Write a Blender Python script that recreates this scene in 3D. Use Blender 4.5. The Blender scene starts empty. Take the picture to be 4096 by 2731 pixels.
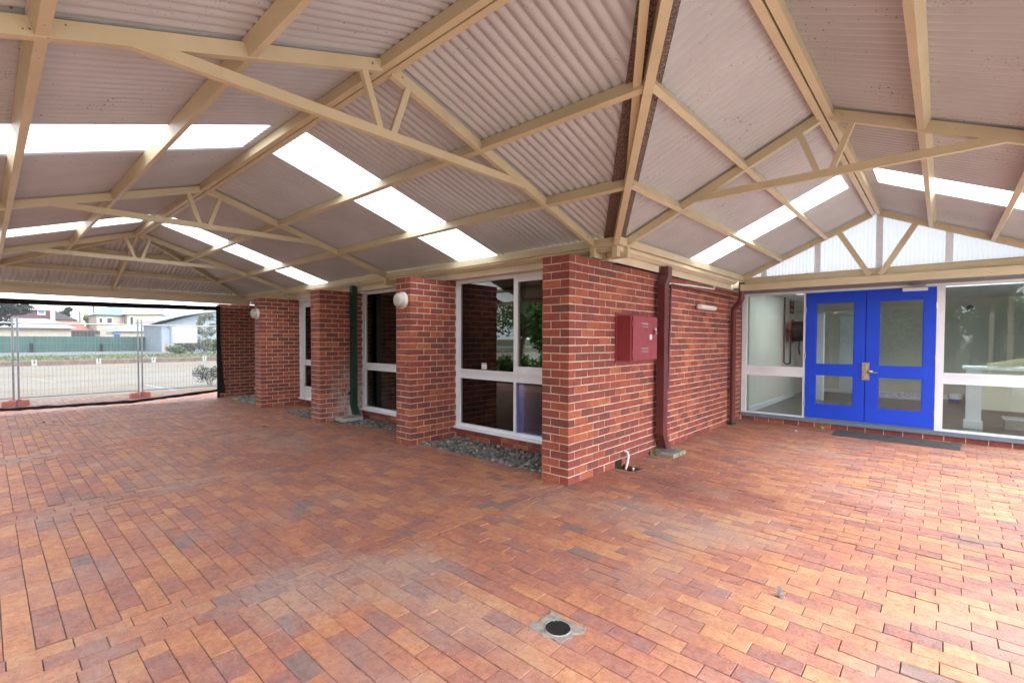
import bpy, math, random
from mathutils import Vector, Matrix
R = math.radians
random.seed(7)
S = bpy.context.scene
COL = S.collection

# ------------------------------------------------------------------ camera
cam_d = bpy.data.cameras.new('camera')
cam_d.sensor_width = 36.0
cam_d.lens = 1906.22 / 4096 * 36.0
cam_d.shift_y = 36.9 / 4096
cam_d.clip_start = 0.05
cam_d.clip_end = 2000
cam = bpy.data.objects.new('camera', cam_d)
COL.objects.link(cam)
_y, _p, _r = R(42.0717), R(-1.4011), R(0.17365)
fwd = Vector((-math.sin(_y) * math.cos(_p), math.cos(_y) * math.cos(_p), math.sin(_p)))
rt0 = Vector((math.cos(_y), math.sin(_y), 0))
up0 = rt0.cross(fwd)
rt = rt0 * math.cos(_r) + up0 * math.sin(_r)
up = -rt0 * math.sin(_r) + up0 * math.cos(_r)
cam.matrix_world = Matrix(((rt.x, up.x, -fwd.x, 2.8621), (rt.y, up.y, -fwd.y, -4.0477), (rt.z, up.z, -fwd.z, 1.5215), (0, 0, 0, 1)))
S.camera = cam

# ------------------------------------------------------------------ world, sun, exposure
SUN_EL, SUN_AZ = 46, 88          # azimuth clockwise from +Y (towards +X, -Y)
w = bpy.data.worlds.new('World')
S.world = w
w.use_nodes = True
nt = w.node_tree
nt.nodes.clear()
sky = nt.nodes.new('ShaderNodeTexSky')
sky.sky_type = 'NISHITA'
sky.sun_disc = False
sky.sun_elevation = R(SUN_EL)
sky.sun_rotation = R(SUN_AZ)
sky.dust_density = 4.0
sky.air_density = 1.0
hs = nt.nodes.new('ShaderNodeHueSaturation')     # an overcast sky is nearly white
hs.inputs['Saturation'].default_value = 0.22
bg = nt.nodes.new('ShaderNodeBackground')
bg.inputs['Strength'].default_value = 0.13
wo = nt.nodes.new('ShaderNodeOutputWorld')
cl = nt.nodes.new('ShaderNodeMix'); cl.data_type = 'RGBA'   # even cloud layer over the sky
cl.inputs['Factor'].default_value = 0.6
cl.inputs['B'].default_value = (6.3, 6.6, 7.1, 1)
nt.links.new(sky.outputs[0], hs.inputs['Color'])
nt.links.new(hs.outputs[0], cl.inputs['A'])
nt.links.new(cl.outputs['Result'], bg.inputs['Color'])
nt.links.new(bg.outputs[0], wo.inputs['Surface'])
sd = bpy.data.lights.new('sun', 'SUN')
sd.energy = 0.9
sd.angle = R(35)
sd.color = (1.0, 0.97, 0.93)
sun = bpy.data.objects.new('sun', sd)
COL.objects.link(sun)
sv = Vector((math.sin(R(SUN_AZ)) * math.cos(R(SUN_EL)), math.cos(R(SUN_AZ)) * math.cos(R(SUN_EL)), math.sin(R(SUN_EL))))
sun.rotation_euler = (-sv).to_track_quat('-Z', 'Y').to_euler()
sun.location = (20, -20, 30)
vs = S.view_settings
vs.view_transform = 'Standard'
vs.look = 'None'
vs.gamma = 1.0
vs.exposure = 2.65
S.cycles.use_denoising = True
S.cycles.max_bounces = 10
S.cycles.diffuse_bounces = 5
S.cycles.transparent_max_bounces = 16
S.cycles.sample_clamp_indirect = 8

# ------------------------------------------------------------------ helpers
class MB:
    def __init__(s):
        s.v, s.f, s.m, s.sm = [], [], [], []
    def add(s, vs_, fs, m=0, smooth=False):
        o = len(s.v)
        s.v += [tuple(p) for p in vs_]
        for f in fs:
            s.f.append(tuple(i + o for i in f)); s.m.append(m); s.sm.append(smooth)
    def box(s, x0, x1, y0, y1, z0, z1, m=0):
        v = [(x, y, z) for z in (z0, z1) for y in (y0, y1) for x in (x0, x1)]
        s.add(v, [(0, 2, 3, 1), (4, 5, 7, 6), (0, 1, 5, 4), (2, 6, 7, 3), (0, 4, 6, 2), (1, 3, 7, 5)], m)
    def beam(s, p0, p1, w_, h_, n=(0, 0, 1), m=0, off=0.0):
        # p0, p1: middle of the bottom face; section w_ wide, h_ deep towards n
        p0, p1, n = Vector(p0), Vector(p1), Vector(n)
        d = (p1 - p0).normalized()
        n = (n - d * n.dot(d)).normalized()
        a = d.cross(n).normalized() * (w_ / 2)
        b0, b1 = n * off, n * (off + h_)
        v = [p0 - a + b0, p0 + a + b0, p0 + a + b1, p0 - a + b1, p1 - a + b0, p1 + a + b0, p1 + a + b1, p1 - a + b1]
        s.add(v, [(0, 3, 2, 1), (4, 5, 6, 7), (0, 1, 5, 4), (1, 2, 6, 5), (2, 3, 7, 6), (3, 0, 4, 7)], m)
    def tube(s, pts, r, n=8, m=0, caps=True, smooth=True):
        pts = [Vector(p) for p in pts]
        rs = r if isinstance(r, (list, tuple)) else [r] * len(pts)
        v = []; ref = None
        for i, p in enumerate(pts):
            d = (pts[min(i + 1, len(pts) - 1)] - pts[max(i - 1, 0)]).normalized()
            if ref is None:
                ref = Vector((0, 0, 1)) if abs(d.z) < .9 else Vector((1, 0, 0))
            a = (ref - d * ref.dot(d)).normalized(); b = d.cross(a); ref = a
            for k in range(n):
                t = 2 * math.pi * k / n
                v.append(p + (a * math.cos(t) + b * math.sin(t)) * rs[i])
        f = []
        for i in range(len(pts) - 1):
            for k in range(n):
                f.append((i * n + k, i * n + (k + 1) % n, (i + 1) * n + (k + 1) % n, (i + 1) * n + k))
        s.add(v, f, m, smooth)
        if caps:
            s.add(v[:n], [tuple(range(n - 1, -1, -1))], m)
            s.add(v[-n:], [tuple(range(n))], m)
    def rev(s, c, axis, prof, n=24, m=0, smooth=True):
        # surface of revolution: prof = [(radius, distance along axis)]
        axis = Vector(axis).normalized(); c = Vector(c)
        a = axis.orthogonal().normalized(); b = axis.cross(a)
        v = [c + axis * h + (a * math.cos(2 * math.pi * k / n) + b * math.sin(2 * math.pi * k / n)) * r for r, h in prof for k in range(n)]
        f = []
        for i in range(len(prof) - 1):
            for k in range(n):
                f.append((i * n + k, i * n + (k + 1) % n, (i + 1) * n + (k + 1) % n, (i + 1) * n + k))
        s.add(v, f, m, smooth)
    def prism(s, poly, z0, z1, m=0):
        n = len(poly)
        v = [(x, y, z0) for x, y in poly] + [(x, y, z1) for x, y in poly]
        f = [tuple(range(n - 1, -1, -1)), tuple(range(n, 2 * n))] + [(i, (i + 1) % n, n + (i + 1) % n, n + i) for i in range(n)]
        s.add(v, f, m)

def build(name, mb, mats, parent=None, origin=None, label=None, cat=None, group=None, kind=None):
    if parent is not None:
        o0 = Vector((0, 0, 0)); p = parent
        while p is not None:
            o0 += p.location; p = p.parent
    else:
        o0 = Vector(origin or (0, 0, 0))
    me = bpy.data.meshes.new(name)
    me.from_pydata([tuple(Vector(p) - o0) for p in mb.v], [], mb.f)
    for m_ in (mats if isinstance(mats, (list, tuple)) else [mats]):
        me.materials.append(m_)
    me.polygons.foreach_set('material_index', mb.m)
    me.polygons.foreach_set('use_smooth', mb.sm)
    me.update()
    o = bpy.data.objects.new(name, me)
    COL.objects.link(o)
    if parent is not None:
        o.parent = parent
    else:
        o.location = o0
    tag(o, label, cat, group, kind)
    return o

def tag(o, label=None, cat=None, group=None, kind=None):
    for k, v in (('label', label), ('category', cat), ('group', group), ('kind', kind)):
        if v: o[k] = v
    return o

def empty(name, loc, label, cat, group=None):
    o = bpy.data.objects.new(name, None)
    o.empty_display_size = 0.1
    o.location = loc
    COL.objects.link(o)
    return tag(o, label, cat, group)

def dup(o, loc, label=None, parent=None):
    c = o.copy(); COL.objects.link(c)
    if parent is not None: c.parent = parent
    else: c.location = loc
    if label: c['label'] = label
    for ch in o.children:
        dup(ch, None, None, c)
    return c

# ------------------------------------------------------------------ materials
class NT:
    def __init__(s, name):
        s.mat = bpy.data.materials.new(name); s.mat.use_nodes = True
        s.t = s.mat.node_tree; s.t.nodes.clear()
        s.out = s.n('ShaderNodeOutputMaterial')
        s.pos = s.n('ShaderNodeNewGeometry')
    def n(s, typ, **kw):
        x = s.t.nodes.new(typ)
        for k, v in kw.items(): setattr(x, k, v)
        return x
    def l(s, a, b): s.t.links.new(a, b)
    def setin(s, sock, v):
        if isinstance(v, bpy.types.NodeSocket): s.l(v, sock)
        elif v is not None:
            sock.default_value = (*v, 1) if isinstance(v, (tuple, list)) and len(v) == 3 and sock.type == 'RGBA' else v
    def noise(s, scale, detail=3, rough=.55, vec=None, dist=0):
        x = s.n('ShaderNodeTexNoise'); x.inputs['Scale'].default_value = scale
        x.inputs['Detail'].default_value = detail; x.inputs['Roughness'].default_value = rough
        x.inputs['Distortion'].default_value = dist
        s.l(vec or s.pos.outputs['Position'], x.inputs['Vector']); return x.outputs['Fac']
    def vor(s, scale, vec=None):
        x = s.n('ShaderNodeTexVoronoi'); x.inputs['Scale'].default_value = scale
        s.l(vec or s.pos.outputs['Position'], x.inputs['Vector']); return x.outputs['Distance']
    def scaled(s, sc):
        x = s.n('ShaderNodeMapping'); x.inputs['Scale'].default_value = sc
        s.l(s.pos.outputs['Position'], x.inputs['Vector']); return x.outputs['Vector']
    def ramp(s, fac, stops, interp='LINEAR'):
        x = s.n('ShaderNodeValToRGB'); x.color_ramp.interpolation = interp
        el = x.color_ramp.elements
        while len(el) < len(stops): el.new(.5)
        for e, (p, c) in zip(el, stops):
            e.position = p; e.color = (*c, 1) if not isinstance(c, (int, float)) else (c, c, c, 1)
        s.l(fac, x.inputs['Fac']); return x.outputs['Color']
    def mapr(s, v, a, b, c=0., d=1.):
        x = s.n('ShaderNodeMapRange'); x.clamp = True
        s.l(v, x.inputs['Value'])
        for k, q in zip(('From Min', 'From Max', 'To Min', 'To Max'), (a, b, c, d)): x.inputs[k].default_value = q
        return x.outputs['Result']
    def mix(s, fac, a, b, blend='MIX'):
        x = s.n('ShaderNodeMix'); x.data_type = 'RGBA'; x.blend_type = blend
        s.setin(x.inputs['Factor'], fac); s.setin(x.inputs['A'], a); s.setin(x.inputs['B'], b)
        return x.outputs['Result']
    def math(s, op, a, b=0.):
        x = s.n('ShaderNodeMath'); x.operation = op
        s.setin(x.inputs[0], a); s.setin(x.inputs[1], b); return x.outputs[0]
    def xyz(s):
        x = s.n('ShaderNodeSeparateXYZ'); s.l(s.pos.outputs['Position'], x.inputs[0]); return x.outputs
    def bump(s, h, strength=.3, dist=.005):
        x = s.n('ShaderNodeBump'); x.inputs['Strength'].default_value = strength; x.inputs['Distance'].default_value = dist
        s.l(h, x.inputs['Height']); return x.outputs['Normal']
    def pbr(s, col, rough=.6, metal=0., normal=None, spec=.5, **kw):
        x = s.n('ShaderNodeBsdfPrincipled')
        s.setin(x.inputs['Base Color'], col); s.setin(x.inputs['Roughness'], rough)
        s.setin(x.inputs['Metallic'], metal); s.setin(x.inputs['Specular IOR Level'], spec)
        if normal is not None: s.l(normal, x.inputs['Normal'])
        s.l(x.outputs[0], s.out.inputs['Surface']); return x

def M_simple(name, col, rough=.5, metal=0., var=.12, scale=6., bump=.0, bscale=120., spec=.5):
    t = NT(name)
    k = t.mapr(t.noise(scale, 4), .3, .7, 1 - var, 1 + var)
    x = t.mix(1.0, col, (1, 1, 1), 'MULTIPLY')
    c = t.n('ShaderNodeVectorMath'); c.operation = 'SCALE'
    t.l(x, c.inputs[0]); t.l(k, c.inputs['Scale'])
    rr = t.mapr(t.noise(scale * 2.3, 3), .3, .7, max(0.02, rough - .08), min(1, rough + .08))
    nm = t.bump(t.noise(bscale, 3), bump, .003) if bump else None
    t.pbr(c.outputs[0], rr, metal, nm, spec)
    return t.mat

def M_brick(name, stops, efflo=False, speck=.5, paver=False):
    t = NT(name)
    rnd = t.pos.outputs['Random Per Island']
    col = t.ramp(rnd, stops)
    # burnt flashes and uneven firing that stay inside the brick
    fl = t.mapr(t.noise(9, 4, .6, dist=.4), .50, .68)
    col = t.mix(t.math('MULTIPLY', fl, .5), col, (.10, .040, .040))
    mot = t.mapr(t.noise(38, 5, .65), .25, .75, .72, 1.28)
    v = t.n('ShaderNodeVectorMath'); v.operation = 'SCALE'; t.l(col, v.inputs[0]); t.l(mot, v.inputs['Scale']); col = v.outputs[0]
    sp = t.math('LESS_THAN', t.vor(75), .17)
    sp2 = t.math('MULTIPLY', sp, t.mapr(t.noise(3.3, 2), .45, .7, 0, speck))
    col = t.mix(sp2, col, (.62, .52, .46))
    if efflo:
        z = t.xyz()
        g = t.math('MULTIPLY', t.mapr(z[2], .15, 1.25, 1, 0), t.mapr(z[1], .12, .6, .05, 1))
        g = t.math('MULTIPLY', g, t.mapr(t.noise(5.5, 5, .7), .36, .58))
        col = t.mix(g, col, (.56, .51, .53))
    t.pbr(col, t.mapr(t.noise(25, 3), .3, .7, .55, .8), 0, t.bump(t.noise(85, 4, .7), .55, .004), .35)
    return t.mat

M = {}
WALL_STOPS = [(0, (.165, .056, .050)), (.10, (.20, .056, .048)), (.3, (.235, .058, .049)), (.55, (.275, .064, .050)), (.75, (.31, .072, .050)), (.9, (.37, .098, .054)), (1, (.42, .135, .065))]
M['brick'] = M_brick('red_brick', WALL_STOPS)
M['brick_eff'] = M_brick('red_brick_with_salt', WALL_STOPS, efflo=True)
M['mortar'] = M_simple('mortar', (.60, .51, .385), .9, 0, .12, 14, .4, 150, .2)
def cream():
    t = NT('cream_paint')
    c = t.mix(t.mapr(t.noise(2.2, 5, .65), .35, .70), (.61, .53, .36), (.53, .465, .305))
    c = t.mix(t.mapr(t.noise(13, 6, .75), .55, .75, 0, .45), c, (.42, .35, .20))
    c = t.mix(t.math('MULTIPLY', t.math('LESS_THAN', t.vor(24), t.mapr(t.noise(1.7, 3), .5, .7, 0, .12)), .8), c, (.12, .07, .04))
    t.pbr(c, t.mapr(t.noise(7, 3), .3, .7, .34, .5), 0, t.bump(t.noise(120, 3), .08, .002)); return t.mat
M['cream'] = cream()
M['fascia'] = M_simple('cream_fascia_paint', (.66, .59, .44), .4, 0, .08, 2.5)
M['white'] = M_simple('white_paint', (.78, .80, .86), .42, 0, .05, 4)
M['pinkwhite'] = M_simple('white_frame_paint', (.78, .81, .88), .45, 0, .06, 4)
M['blue'] = M_simple('blue_door_paint', (.006, .062, .66), .38, 0, .08, 2.5, .08, 40)
M['maroon'] = M_simple('maroon_paint', (.125, .033, .034), .38, 0, .12, 5)
M['maroonbox'] = M_simple('maroon_box_paint', (.27, .042, .055), .45, 0, .10, 4)
M['louvre'] = M_simple('lit_louvre_paint', (.36, .17, .17), .5)  # paler than the box: light caught by the slats, put into the colour
M['dullbrick'] = M_simple('dull_kerb_brick', (.20, .135, .115), .9, 0, .25, 3)
M['green'] = M_simple('dark_green_paint', (.006, .050, .032), .35, 0, .15, 5)
M['bluegrey'] = M_simple('blue_grey_timber', (.145, .19, .245), .55, 0, .14, 8, .1)
M['bluegrey2'] = M_simple('blue_inner_frame', (.08, .14, .55), .5)
M['grey'] = M_simple('grey_soffit', (.24, .25, .26), .7, 0, .08, 3)
M['black'] = M_simple('black_plastic', (.004, .004, .005), .85, 0, .2, 8)
M['steel'] = M_simple('brushed_steel', (.62, .58, .54), .28, 1.0, .08, 20)
M['galv'] = M_simple('galvanised_steel', (.42, .43, .47), .42, .8, .18, 12)
M['alum'] = M_simple('pale_stud_paint', (.72, .80, .90), .45, 0, .08, 8)
M['concrete'] = M_simple('concrete', (.22, .20, .18), .92, 0, .28, 22, .6, 90, .2)
M['whiteplastic'] = M_simple('white_plastic', (.78, .77, .74), .35, 0, .06, 9)
M['orange'] = M_simple('orange_plastic', (.60, .085, .012), .5, 0, .15, 6)
M['rubber'] = M_simple('ribbed_rubber', (.055, .057, .062), .75, 0, .35, 9, .2)
M['soil'] = M_simple('dark_soil', (.035, .026, .02), .95, 0, .4, 25, .6, 60, .1)
M['sand'] = M_simple('joint_sand', (.15, .115, .095), .95, 0, .45, 30, .4, 80, .1)
M['rimgrey'] = M_simple('dirty_plastic_rim', (.24, .23, .22), .6, 0, .3, 40)
M['pale_concrete'] = M_simple('pale_concrete', (.42, .41, .38), .9, 0, .15, 18, .4)
M['roof_white0'] = M_simple('weathered_white', (.40, .40, .39), .8)

def lobby_brick():
    t = NT('white_painted_brick')
    b = t.n('ShaderNodeTexBrick'); b.inputs['Scale'].default_value = 1
    b.inputs['Brick Width'].default_value = .24; b.inputs['Row Height'].default_value = .086; b.inputs['Mortar Size'].default_value = .006
    m = t.n('ShaderNodeMapping'); m.inputs['Rotation'].default_value = (R(90), 0, R(90))
    c = t.n('ShaderNodeCombineXYZ'); z = t.xyz(); t.l(z[1], c.inputs[0]); t.l(z[2], c.inputs[1])
    t.l(c.outputs[0], b.inputs['Vector'])
    t.pbr((.74, .71, .62), .5, 0, t.bump(b.outputs['Fac'], -.5, .006))
    return t.mat
M['lobbybrick'] = lobby_brick()
M['lobbywall'] = M_simple('lobby_paint', (.70, .66, .58), .6, 0, .05, 2)
M['roomwall'] = M_simple('room_paint', (.30, .36, .33), .6, 0, .08, 2)
M['greenwall'] = M_simple('pale_green_room_paint', (.36, .56, .46), .6, 0, .06, 2)
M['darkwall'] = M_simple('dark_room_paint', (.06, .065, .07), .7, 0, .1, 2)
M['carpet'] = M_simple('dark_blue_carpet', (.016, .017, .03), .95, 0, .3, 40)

def tiles():
    t = NT('slate_floor_tiles')
    b = t.n('ShaderNodeTexBrick'); b.offset = 0
    b.inputs['Scale'].default_value = 1; b.inputs['Brick Width'].default_value = .4; b.inputs['Row Height'].default_value = .4; b.inputs['Mortar Size'].default_value = .006
    b.inputs['Color1'].default_value = (.085, .075, .066, 1); b.inputs['Color2'].default_value = (.12, .105, .09, 1); b.inputs['Mortar'].default_value = (.04, .036, .03, 1)
    t.l(t.pos.outputs['Position'], b.inputs['Vector'])
    c = t.mix(.5, b.outputs['Color'], t.ramp(t.noise(7, 5), [(.3, .06), (.7, .17)]), 'MIX')
    t.pbr(c, .3, 0, t.bump(b.outputs['Fac'], -.4, .003))
    return t.mat
M['tiles'] = tiles()

def sheet(name, col, dots=True):
    t = NT(name)
    k = t.mapr(t.noise(1.3, 4), .3, .7, .9, 1.08)
    v = t.n('ShaderNodeVectorMath'); v.operation = 'SCALE'
    v.inputs[0].default_value = col; t.l(k, v.inputs['Scale'])
    c = v.outputs[0]
    if dots:   # fly spots and rust freckles
        d = t.math('LESS_THAN', t.vor(23), t.mapr(t.noise(1.6, 3), .42, .66, 0, .16))
        c = t.mix(t.math('MULTIPLY', d, .75), c, (.10, .075, .06))
        d = t.math('LESS_THAN', t.vor(52), t.mapr(t.noise(2.3, 3), .40, .64, 0, .24))
        c = t.mix(t.math('MULTIPLY', d, .5), c, (.14, .10, .08))
    t.pbr(c, .30, 0, None, .55)
    return t.mat
M['sheet'] = sheet('corrugated_underside', (.46, .478, .505))
M['sheet_grey'] = M_simple('galvanised_sheet', (.34, .32, .32), .45, .35, .12, 4)

def translucent(name, col, thru=.12):
    t = NT(name)
    d = t.n('ShaderNodeBsdfDiffuse'); d.inputs['Color'].default_value = (*col, 1)
    tr = t.n('ShaderNodeBsdfTranslucent'); tr.inputs['Color'].default_value = (*col, 1)
    tp = t.n('ShaderNodeBsdfTransparent')
    a = t.n('ShaderNodeMixShader'); a.inputs[0].default_value = .78; t.l(d.outputs[0], a.inputs[1]); t.l(tr.outputs[0], a.inputs[2])
    b = t.n('ShaderNodeMixShader'); b.inputs[0].default_value = thru; t.l(a.outputs[0], b.inputs[1]); t.l(tp.outputs[0], b.inputs[2])
    t.l(b.outputs[0], t.out.inputs['Surface'])
    return t.mat
M['skylight'] = translucent('translucent_sheet', (.86, .88, .90))
M['gable_sheet'] = translucent('translucent_gable_sheet', (.34, .355, .38), .04)

def glass(name, tint, refl=1.0):
    t = NT(name)
    tp = t.n('ShaderNodeBsdfTransparent'); tp.inputs['Color'].default_value = (*tint, 1)
    gl = t.n('ShaderNodeBsdfGlossy'); gl.inputs['Roughness'].default_value = 0.0; gl.inputs['Color'].default_value = (.95, 1, .97, 1)
    fr = t.n('ShaderNodeFresnel'); fr.inputs['IOR'].default_value = 1.52
    f = t.math('MULTIPLY', fr.outputs[0], refl)
    mx = t.n('ShaderNodeMixShader'); t.l(f, mx.inputs[0]); t.l(tp.outputs[0], mx.inputs[1]); t.l(gl.outputs[0], mx.inputs[2])
    t.l(mx.outputs[0], t.out.inputs['Surface'])
    return t.mat
M['glass'] = glass('window_glass', (.90, .95, .92), 1.0)
M['dullglass'] = glass('matt_filmed_glass', (.8, .83, .9), .4)
M['tintglass'] = glass('tinted_window_glass', (.45, .50, .47), 1.7)

def shade():
    t = NT('black_shade_cloth')
    d0 = t.n('ShaderNodeBsdfDiffuse'); d0.inputs['Color'].default_value = (.115, .13, .145, 1)
    tl = t.n('ShaderNodeBsdfTranslucent'); tl.inputs['Color'].default_value = (.115, .13, .145, 1)
    d = t.n('ShaderNodeMixShader'); t.l(d0.outputs[0], d.inputs[1]); t.l(tl.outputs[0], d.inputs[2])
    tp = t.n('ShaderNodeBsdfTransparent')
    mx = t.n('ShaderNodeMixShader')
    v = t.noise(5, 3, vec=t.scaled((1, .4, 14)))
    t.l(t.mapr(v, .3, .7, .44, .50), mx.inputs[0])
    t.l(d.outputs[0], mx.inputs[1]); t.l(tp.outputs[0], mx.inputs[2]); t.l(mx.outputs[0], t.out.inputs['Surface'])
    return t.mat
M['shade'] = shade()

CEMENT = [(-.05, -2.75, .5, .45, .42), (.25, -2.2, .4, .35, .38), (.9, -2.3, .4, .35, .3), (1.0, -.2, .7, .45, .3), (-4.6, -1.0, 1.2, .3, .2)]
DAMP = [(1.15, .75, .75, .5, .45), (-3.4, -1.2, .7, .5, .25), (-5.0, -.9, .5, .2, .5), (1.6, -1.5, .5, .3, .2)]
def paver():
    t = NT('clay_pavers')
    rnd = t.pos.outputs['Random Per Island']
    z = t.xyz()
    # firing colour drifts inside a brick as well as from brick to brick
    off = t.n('ShaderNodeCombineXYZ'); r10 = t.math('MULTIPLY', rnd, 40.); t.l(r10, off.inputs[0]); t.l(r10, off.inputs[2])
    pv = t.n('ShaderNodeVectorMath'); pv.operation = 'ADD'; t.l(t.pos.outputs['Position'], pv.inputs[0]); t.l(off.outputs[0], pv.inputs[1])
    drift = t.math('SUBTRACT', t.noise(7.5, 4, .6, pv.outputs[0]), .5)
    fac = t.math('ADD', t.math('MULTIPLY', rnd, .72), t.math('ADD', t.math('MULTIPLY', drift, 1.25), .14))
    red = t.ramp(fac, [(0, (.20, .118, .112)), (.15, (.255, .112, .096)), (.4, (.31, .122, .087)), (.6, (.355, .138, .083)), (.8, (.395, .168, .088)), (1, (.42, .20, .102))])
    pale = t.ramp(fac, [(0, (.20, .115, .11)), (.2, (.255, .115, .10)), (.4, (.325, .145, .105)), (.6, (.36, .175, .110)), (.8, (.385, .215, .122)), (1, (.40, .245, .14))])
    k = t.math('ADD', t.mapr(z[0], .9, 3.2, 0, 1), t.math('MULTIPLY', t.math('SUBTRACT', t.noise(1.1, 3), .5), 1.6))
    k = t.math('MULTIPLY', k, t.mapr(z[1], 3.2, 5.4, 1, .25))
    x = t.n('ShaderNodeClamp'); t.l(k, x.inputs[0])
    col = t.mix(x.outputs[0], red, pale)
    # a few grey clinker bricks
    col = t.mix(t.math('MULTIPLY', t.math('LESS_THAN', rnd, .022), .62), col, (.165, .128, .118))
    def patch(cx, cy, rx, ry):
        q = t.n('ShaderNodeVectorMath'); q.operation = 'SUBTRACT'; q.inputs[1].default_value = (cx, cy, 0); t.l(t.pos.outputs['Position'], q.inputs[0])
        q2 = t.n('ShaderNodeVectorMath'); q2.operation = 'MULTIPLY'; q2.inputs[1].default_value = (1 / rx, 1 / ry, 0); t.l(q.outputs[0], q2.inputs[0])
        ln = t.n('ShaderNodeVectorMath'); ln.operation = 'LENGTH'; t.l(q2.outputs[0], ln.inputs[0])
        d = t.math('ADD', ln.outputs['Value'], t.math('MULTIPLY', t.math('SUBTRACT', t.noise(3.2, 6, .7), .5), 2.2))
        return t.mapr(d, .45, 1.15, 1, 0)
    for cx, cy, rx, ry, am in CEMENT:
        col = t.mix(t.math('MULTIPLY', patch(cx, cy, rx, ry), am), col, (.32, .27, .245))
    for cx, cy, rx, ry, am in DAMP:
        col = t.mix(t.math('MULTIPLY', patch(cx, cy, rx, ry), am), col, (.17, .055, .042))
    # large worn and dusty areas
    mot = t.mapr(t.noise(26, 8, .78), .28, .72, .62, 1.34)
    v = t.n('ShaderNodeVectorMath'); v.operation = 'SCALE'; t.l(col, v.inputs[0]); t.l(mot, v.inputs['Scale']); col = v.outputs[0]
    scratch = t.mapr(t.noise(7, 6, .75, t.scaled((1.0, 6.0, 1)), 1.2), .54, .72)
    col = t.mix(t.math('MULTIPLY', scratch, .34), col, (.42, .33, .27))
    dust = t.mapr(t.noise(.9, 6, .65), .50, .68)
    col = t.mix(t.math('MULTIPLY', dust, .46), col, (.31, .245, .215))
    off2 = t.n('ShaderNodeVectorMath'); off2.operation = 'ADD'; off2.inputs[1].default_value = (17, 5, 3); t.l(t.pos.outputs['Position'], off2.inputs[0])
    damp = t.mapr(t.noise(.75, 5, .6, off2.outputs[0]), .52, .66)
    col = t.mix(t.math('MULTIPLY', damp, .24), col, (.13, .05, .04))
    sp = t.math('LESS_THAN', t.vor(60), .15)
    col = t.mix(t.math('MULTIPLY', sp, t.mapr(t.noise(2.4, 2), .42, .7, 0, .55)), col, (.60, .50, .44))
    sd_ = t.math('LESS_THAN', t.vor(31), .13)
    col = t.mix(t.math('MULTIPLY', sd_, .6), col, (.06, .04, .035))
    h = t.math('ADD', t.noise(70, 5, .7), t.math('MULTIPLY', t.noise(9, 4, .6), 1.5))
    t.pbr(col, t.mapr(t.noise(12, 3), .3, .7, .52, .78), 0, t.bump(h, .8, .006), .4)
    return t.mat
M['paver'] = paver()

def foam():
    t = NT('speckled_foam_strip')
    c = t.ramp(t.noise(90, 3, .7), [(.35, (.03, .02, .018)), (.5, (.13, .095, .085)), (.7, (.30, .24, .21))])
    t.pbr(c, .9); return t.mat
M['foam'] = foam()

def ground(name, a, b, sc, rough=.95, a2=None):
    t = NT(name)
    c = t.ramp(t.noise(sc, 6, .65), [(.3, a), (.7, b)])
    c = t.mix(t.mapr(t.noise(sc * 40, 3), .3, .7, 0, .25), c, tuple(q * .6 for q in a))
    if a2: c = t.mix(t.mapr(t.noise(.12, 4), .45, .65), c, a2)
    t.pbr(c, rough, 0, None, .2); return t.mat
M['carpark'] = ground('sandy_car_park', (.215, .195, .155), (.29, .265, .21), .5, .95, (.25, .24, .225))
M['bounce_forecourt'] = ground('pale_bounce_concrete', (.40, .37, .33), (.50, .46, .41), .6)
M['road'] = ground('grey_asphalt', (.16, .17, .19), (.22, .23, .25), .8)
M['grass'] = ground('verge_grass', (.075, .105, .035), (.13, .165, .06), 1.5)
M['lawn'] = ground('garden_ground', (.06, .07, .03), (.12, .10, .06), 1.2)

def leafmat(name, a, b, c):
    t = NT(name)
    col = t.ramp(t.pos.outputs['Random Per Island'], [(0, a), (.5, b), (1, c)])
    d = t.n('ShaderNodeBsdfDiffuse'); t.l(col, d.inputs['Color'])
    tr = t.n('ShaderNodeBsdfTranslucent'); t.l(col, tr.inputs['Color'])
    g = t.n('ShaderNodeBsdfGlossy'); g.inputs['Roughness'].default_value = .45
    mx = t.n('ShaderNodeMixShader'); mx.inputs[0].default_value = .3; t.l(d.outputs[0], mx.inputs[1]); t.l(tr.outputs[0], mx.inputs[2])
    m2 = t.n('ShaderNodeMixShader'); m2.inputs[0].default_value = .05; t.l(mx.outputs[0], m2.inputs[1]); t.l(g.outputs[0], m2.inputs[2])
    t.l(m2.outputs[0], t.out.inputs['Surface']); return t.mat
M['leaf'] = leafmat('green_leaves', (.05, .10, .025), (.09, .17, .04), (.16, .25, .07))
M['leafhedge'] = leafmat('hedge_leaves', (.08, .14, .035), (.12, .20, .05), (.20, .28, .08))
M['leafdark'] = leafmat('dark_leaves', (.006, .018, .008), (.012, .03, .012), (.025, .055, .02))
M['leafyellow'] = leafmat('yellow_green_leaves', (.13, .14, .02), (.20, .20, .03), (.26, .26, .06))
M['leafgrey'] = leafmat('grey_green_leaves', (.08, .11, .06), (.15, .17, .10), (.26, .24, .17))
M['bark'] = M_simple('pale_bark', (.27, .23, .19), .9, 0, .3, 12, .5, 40)

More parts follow.
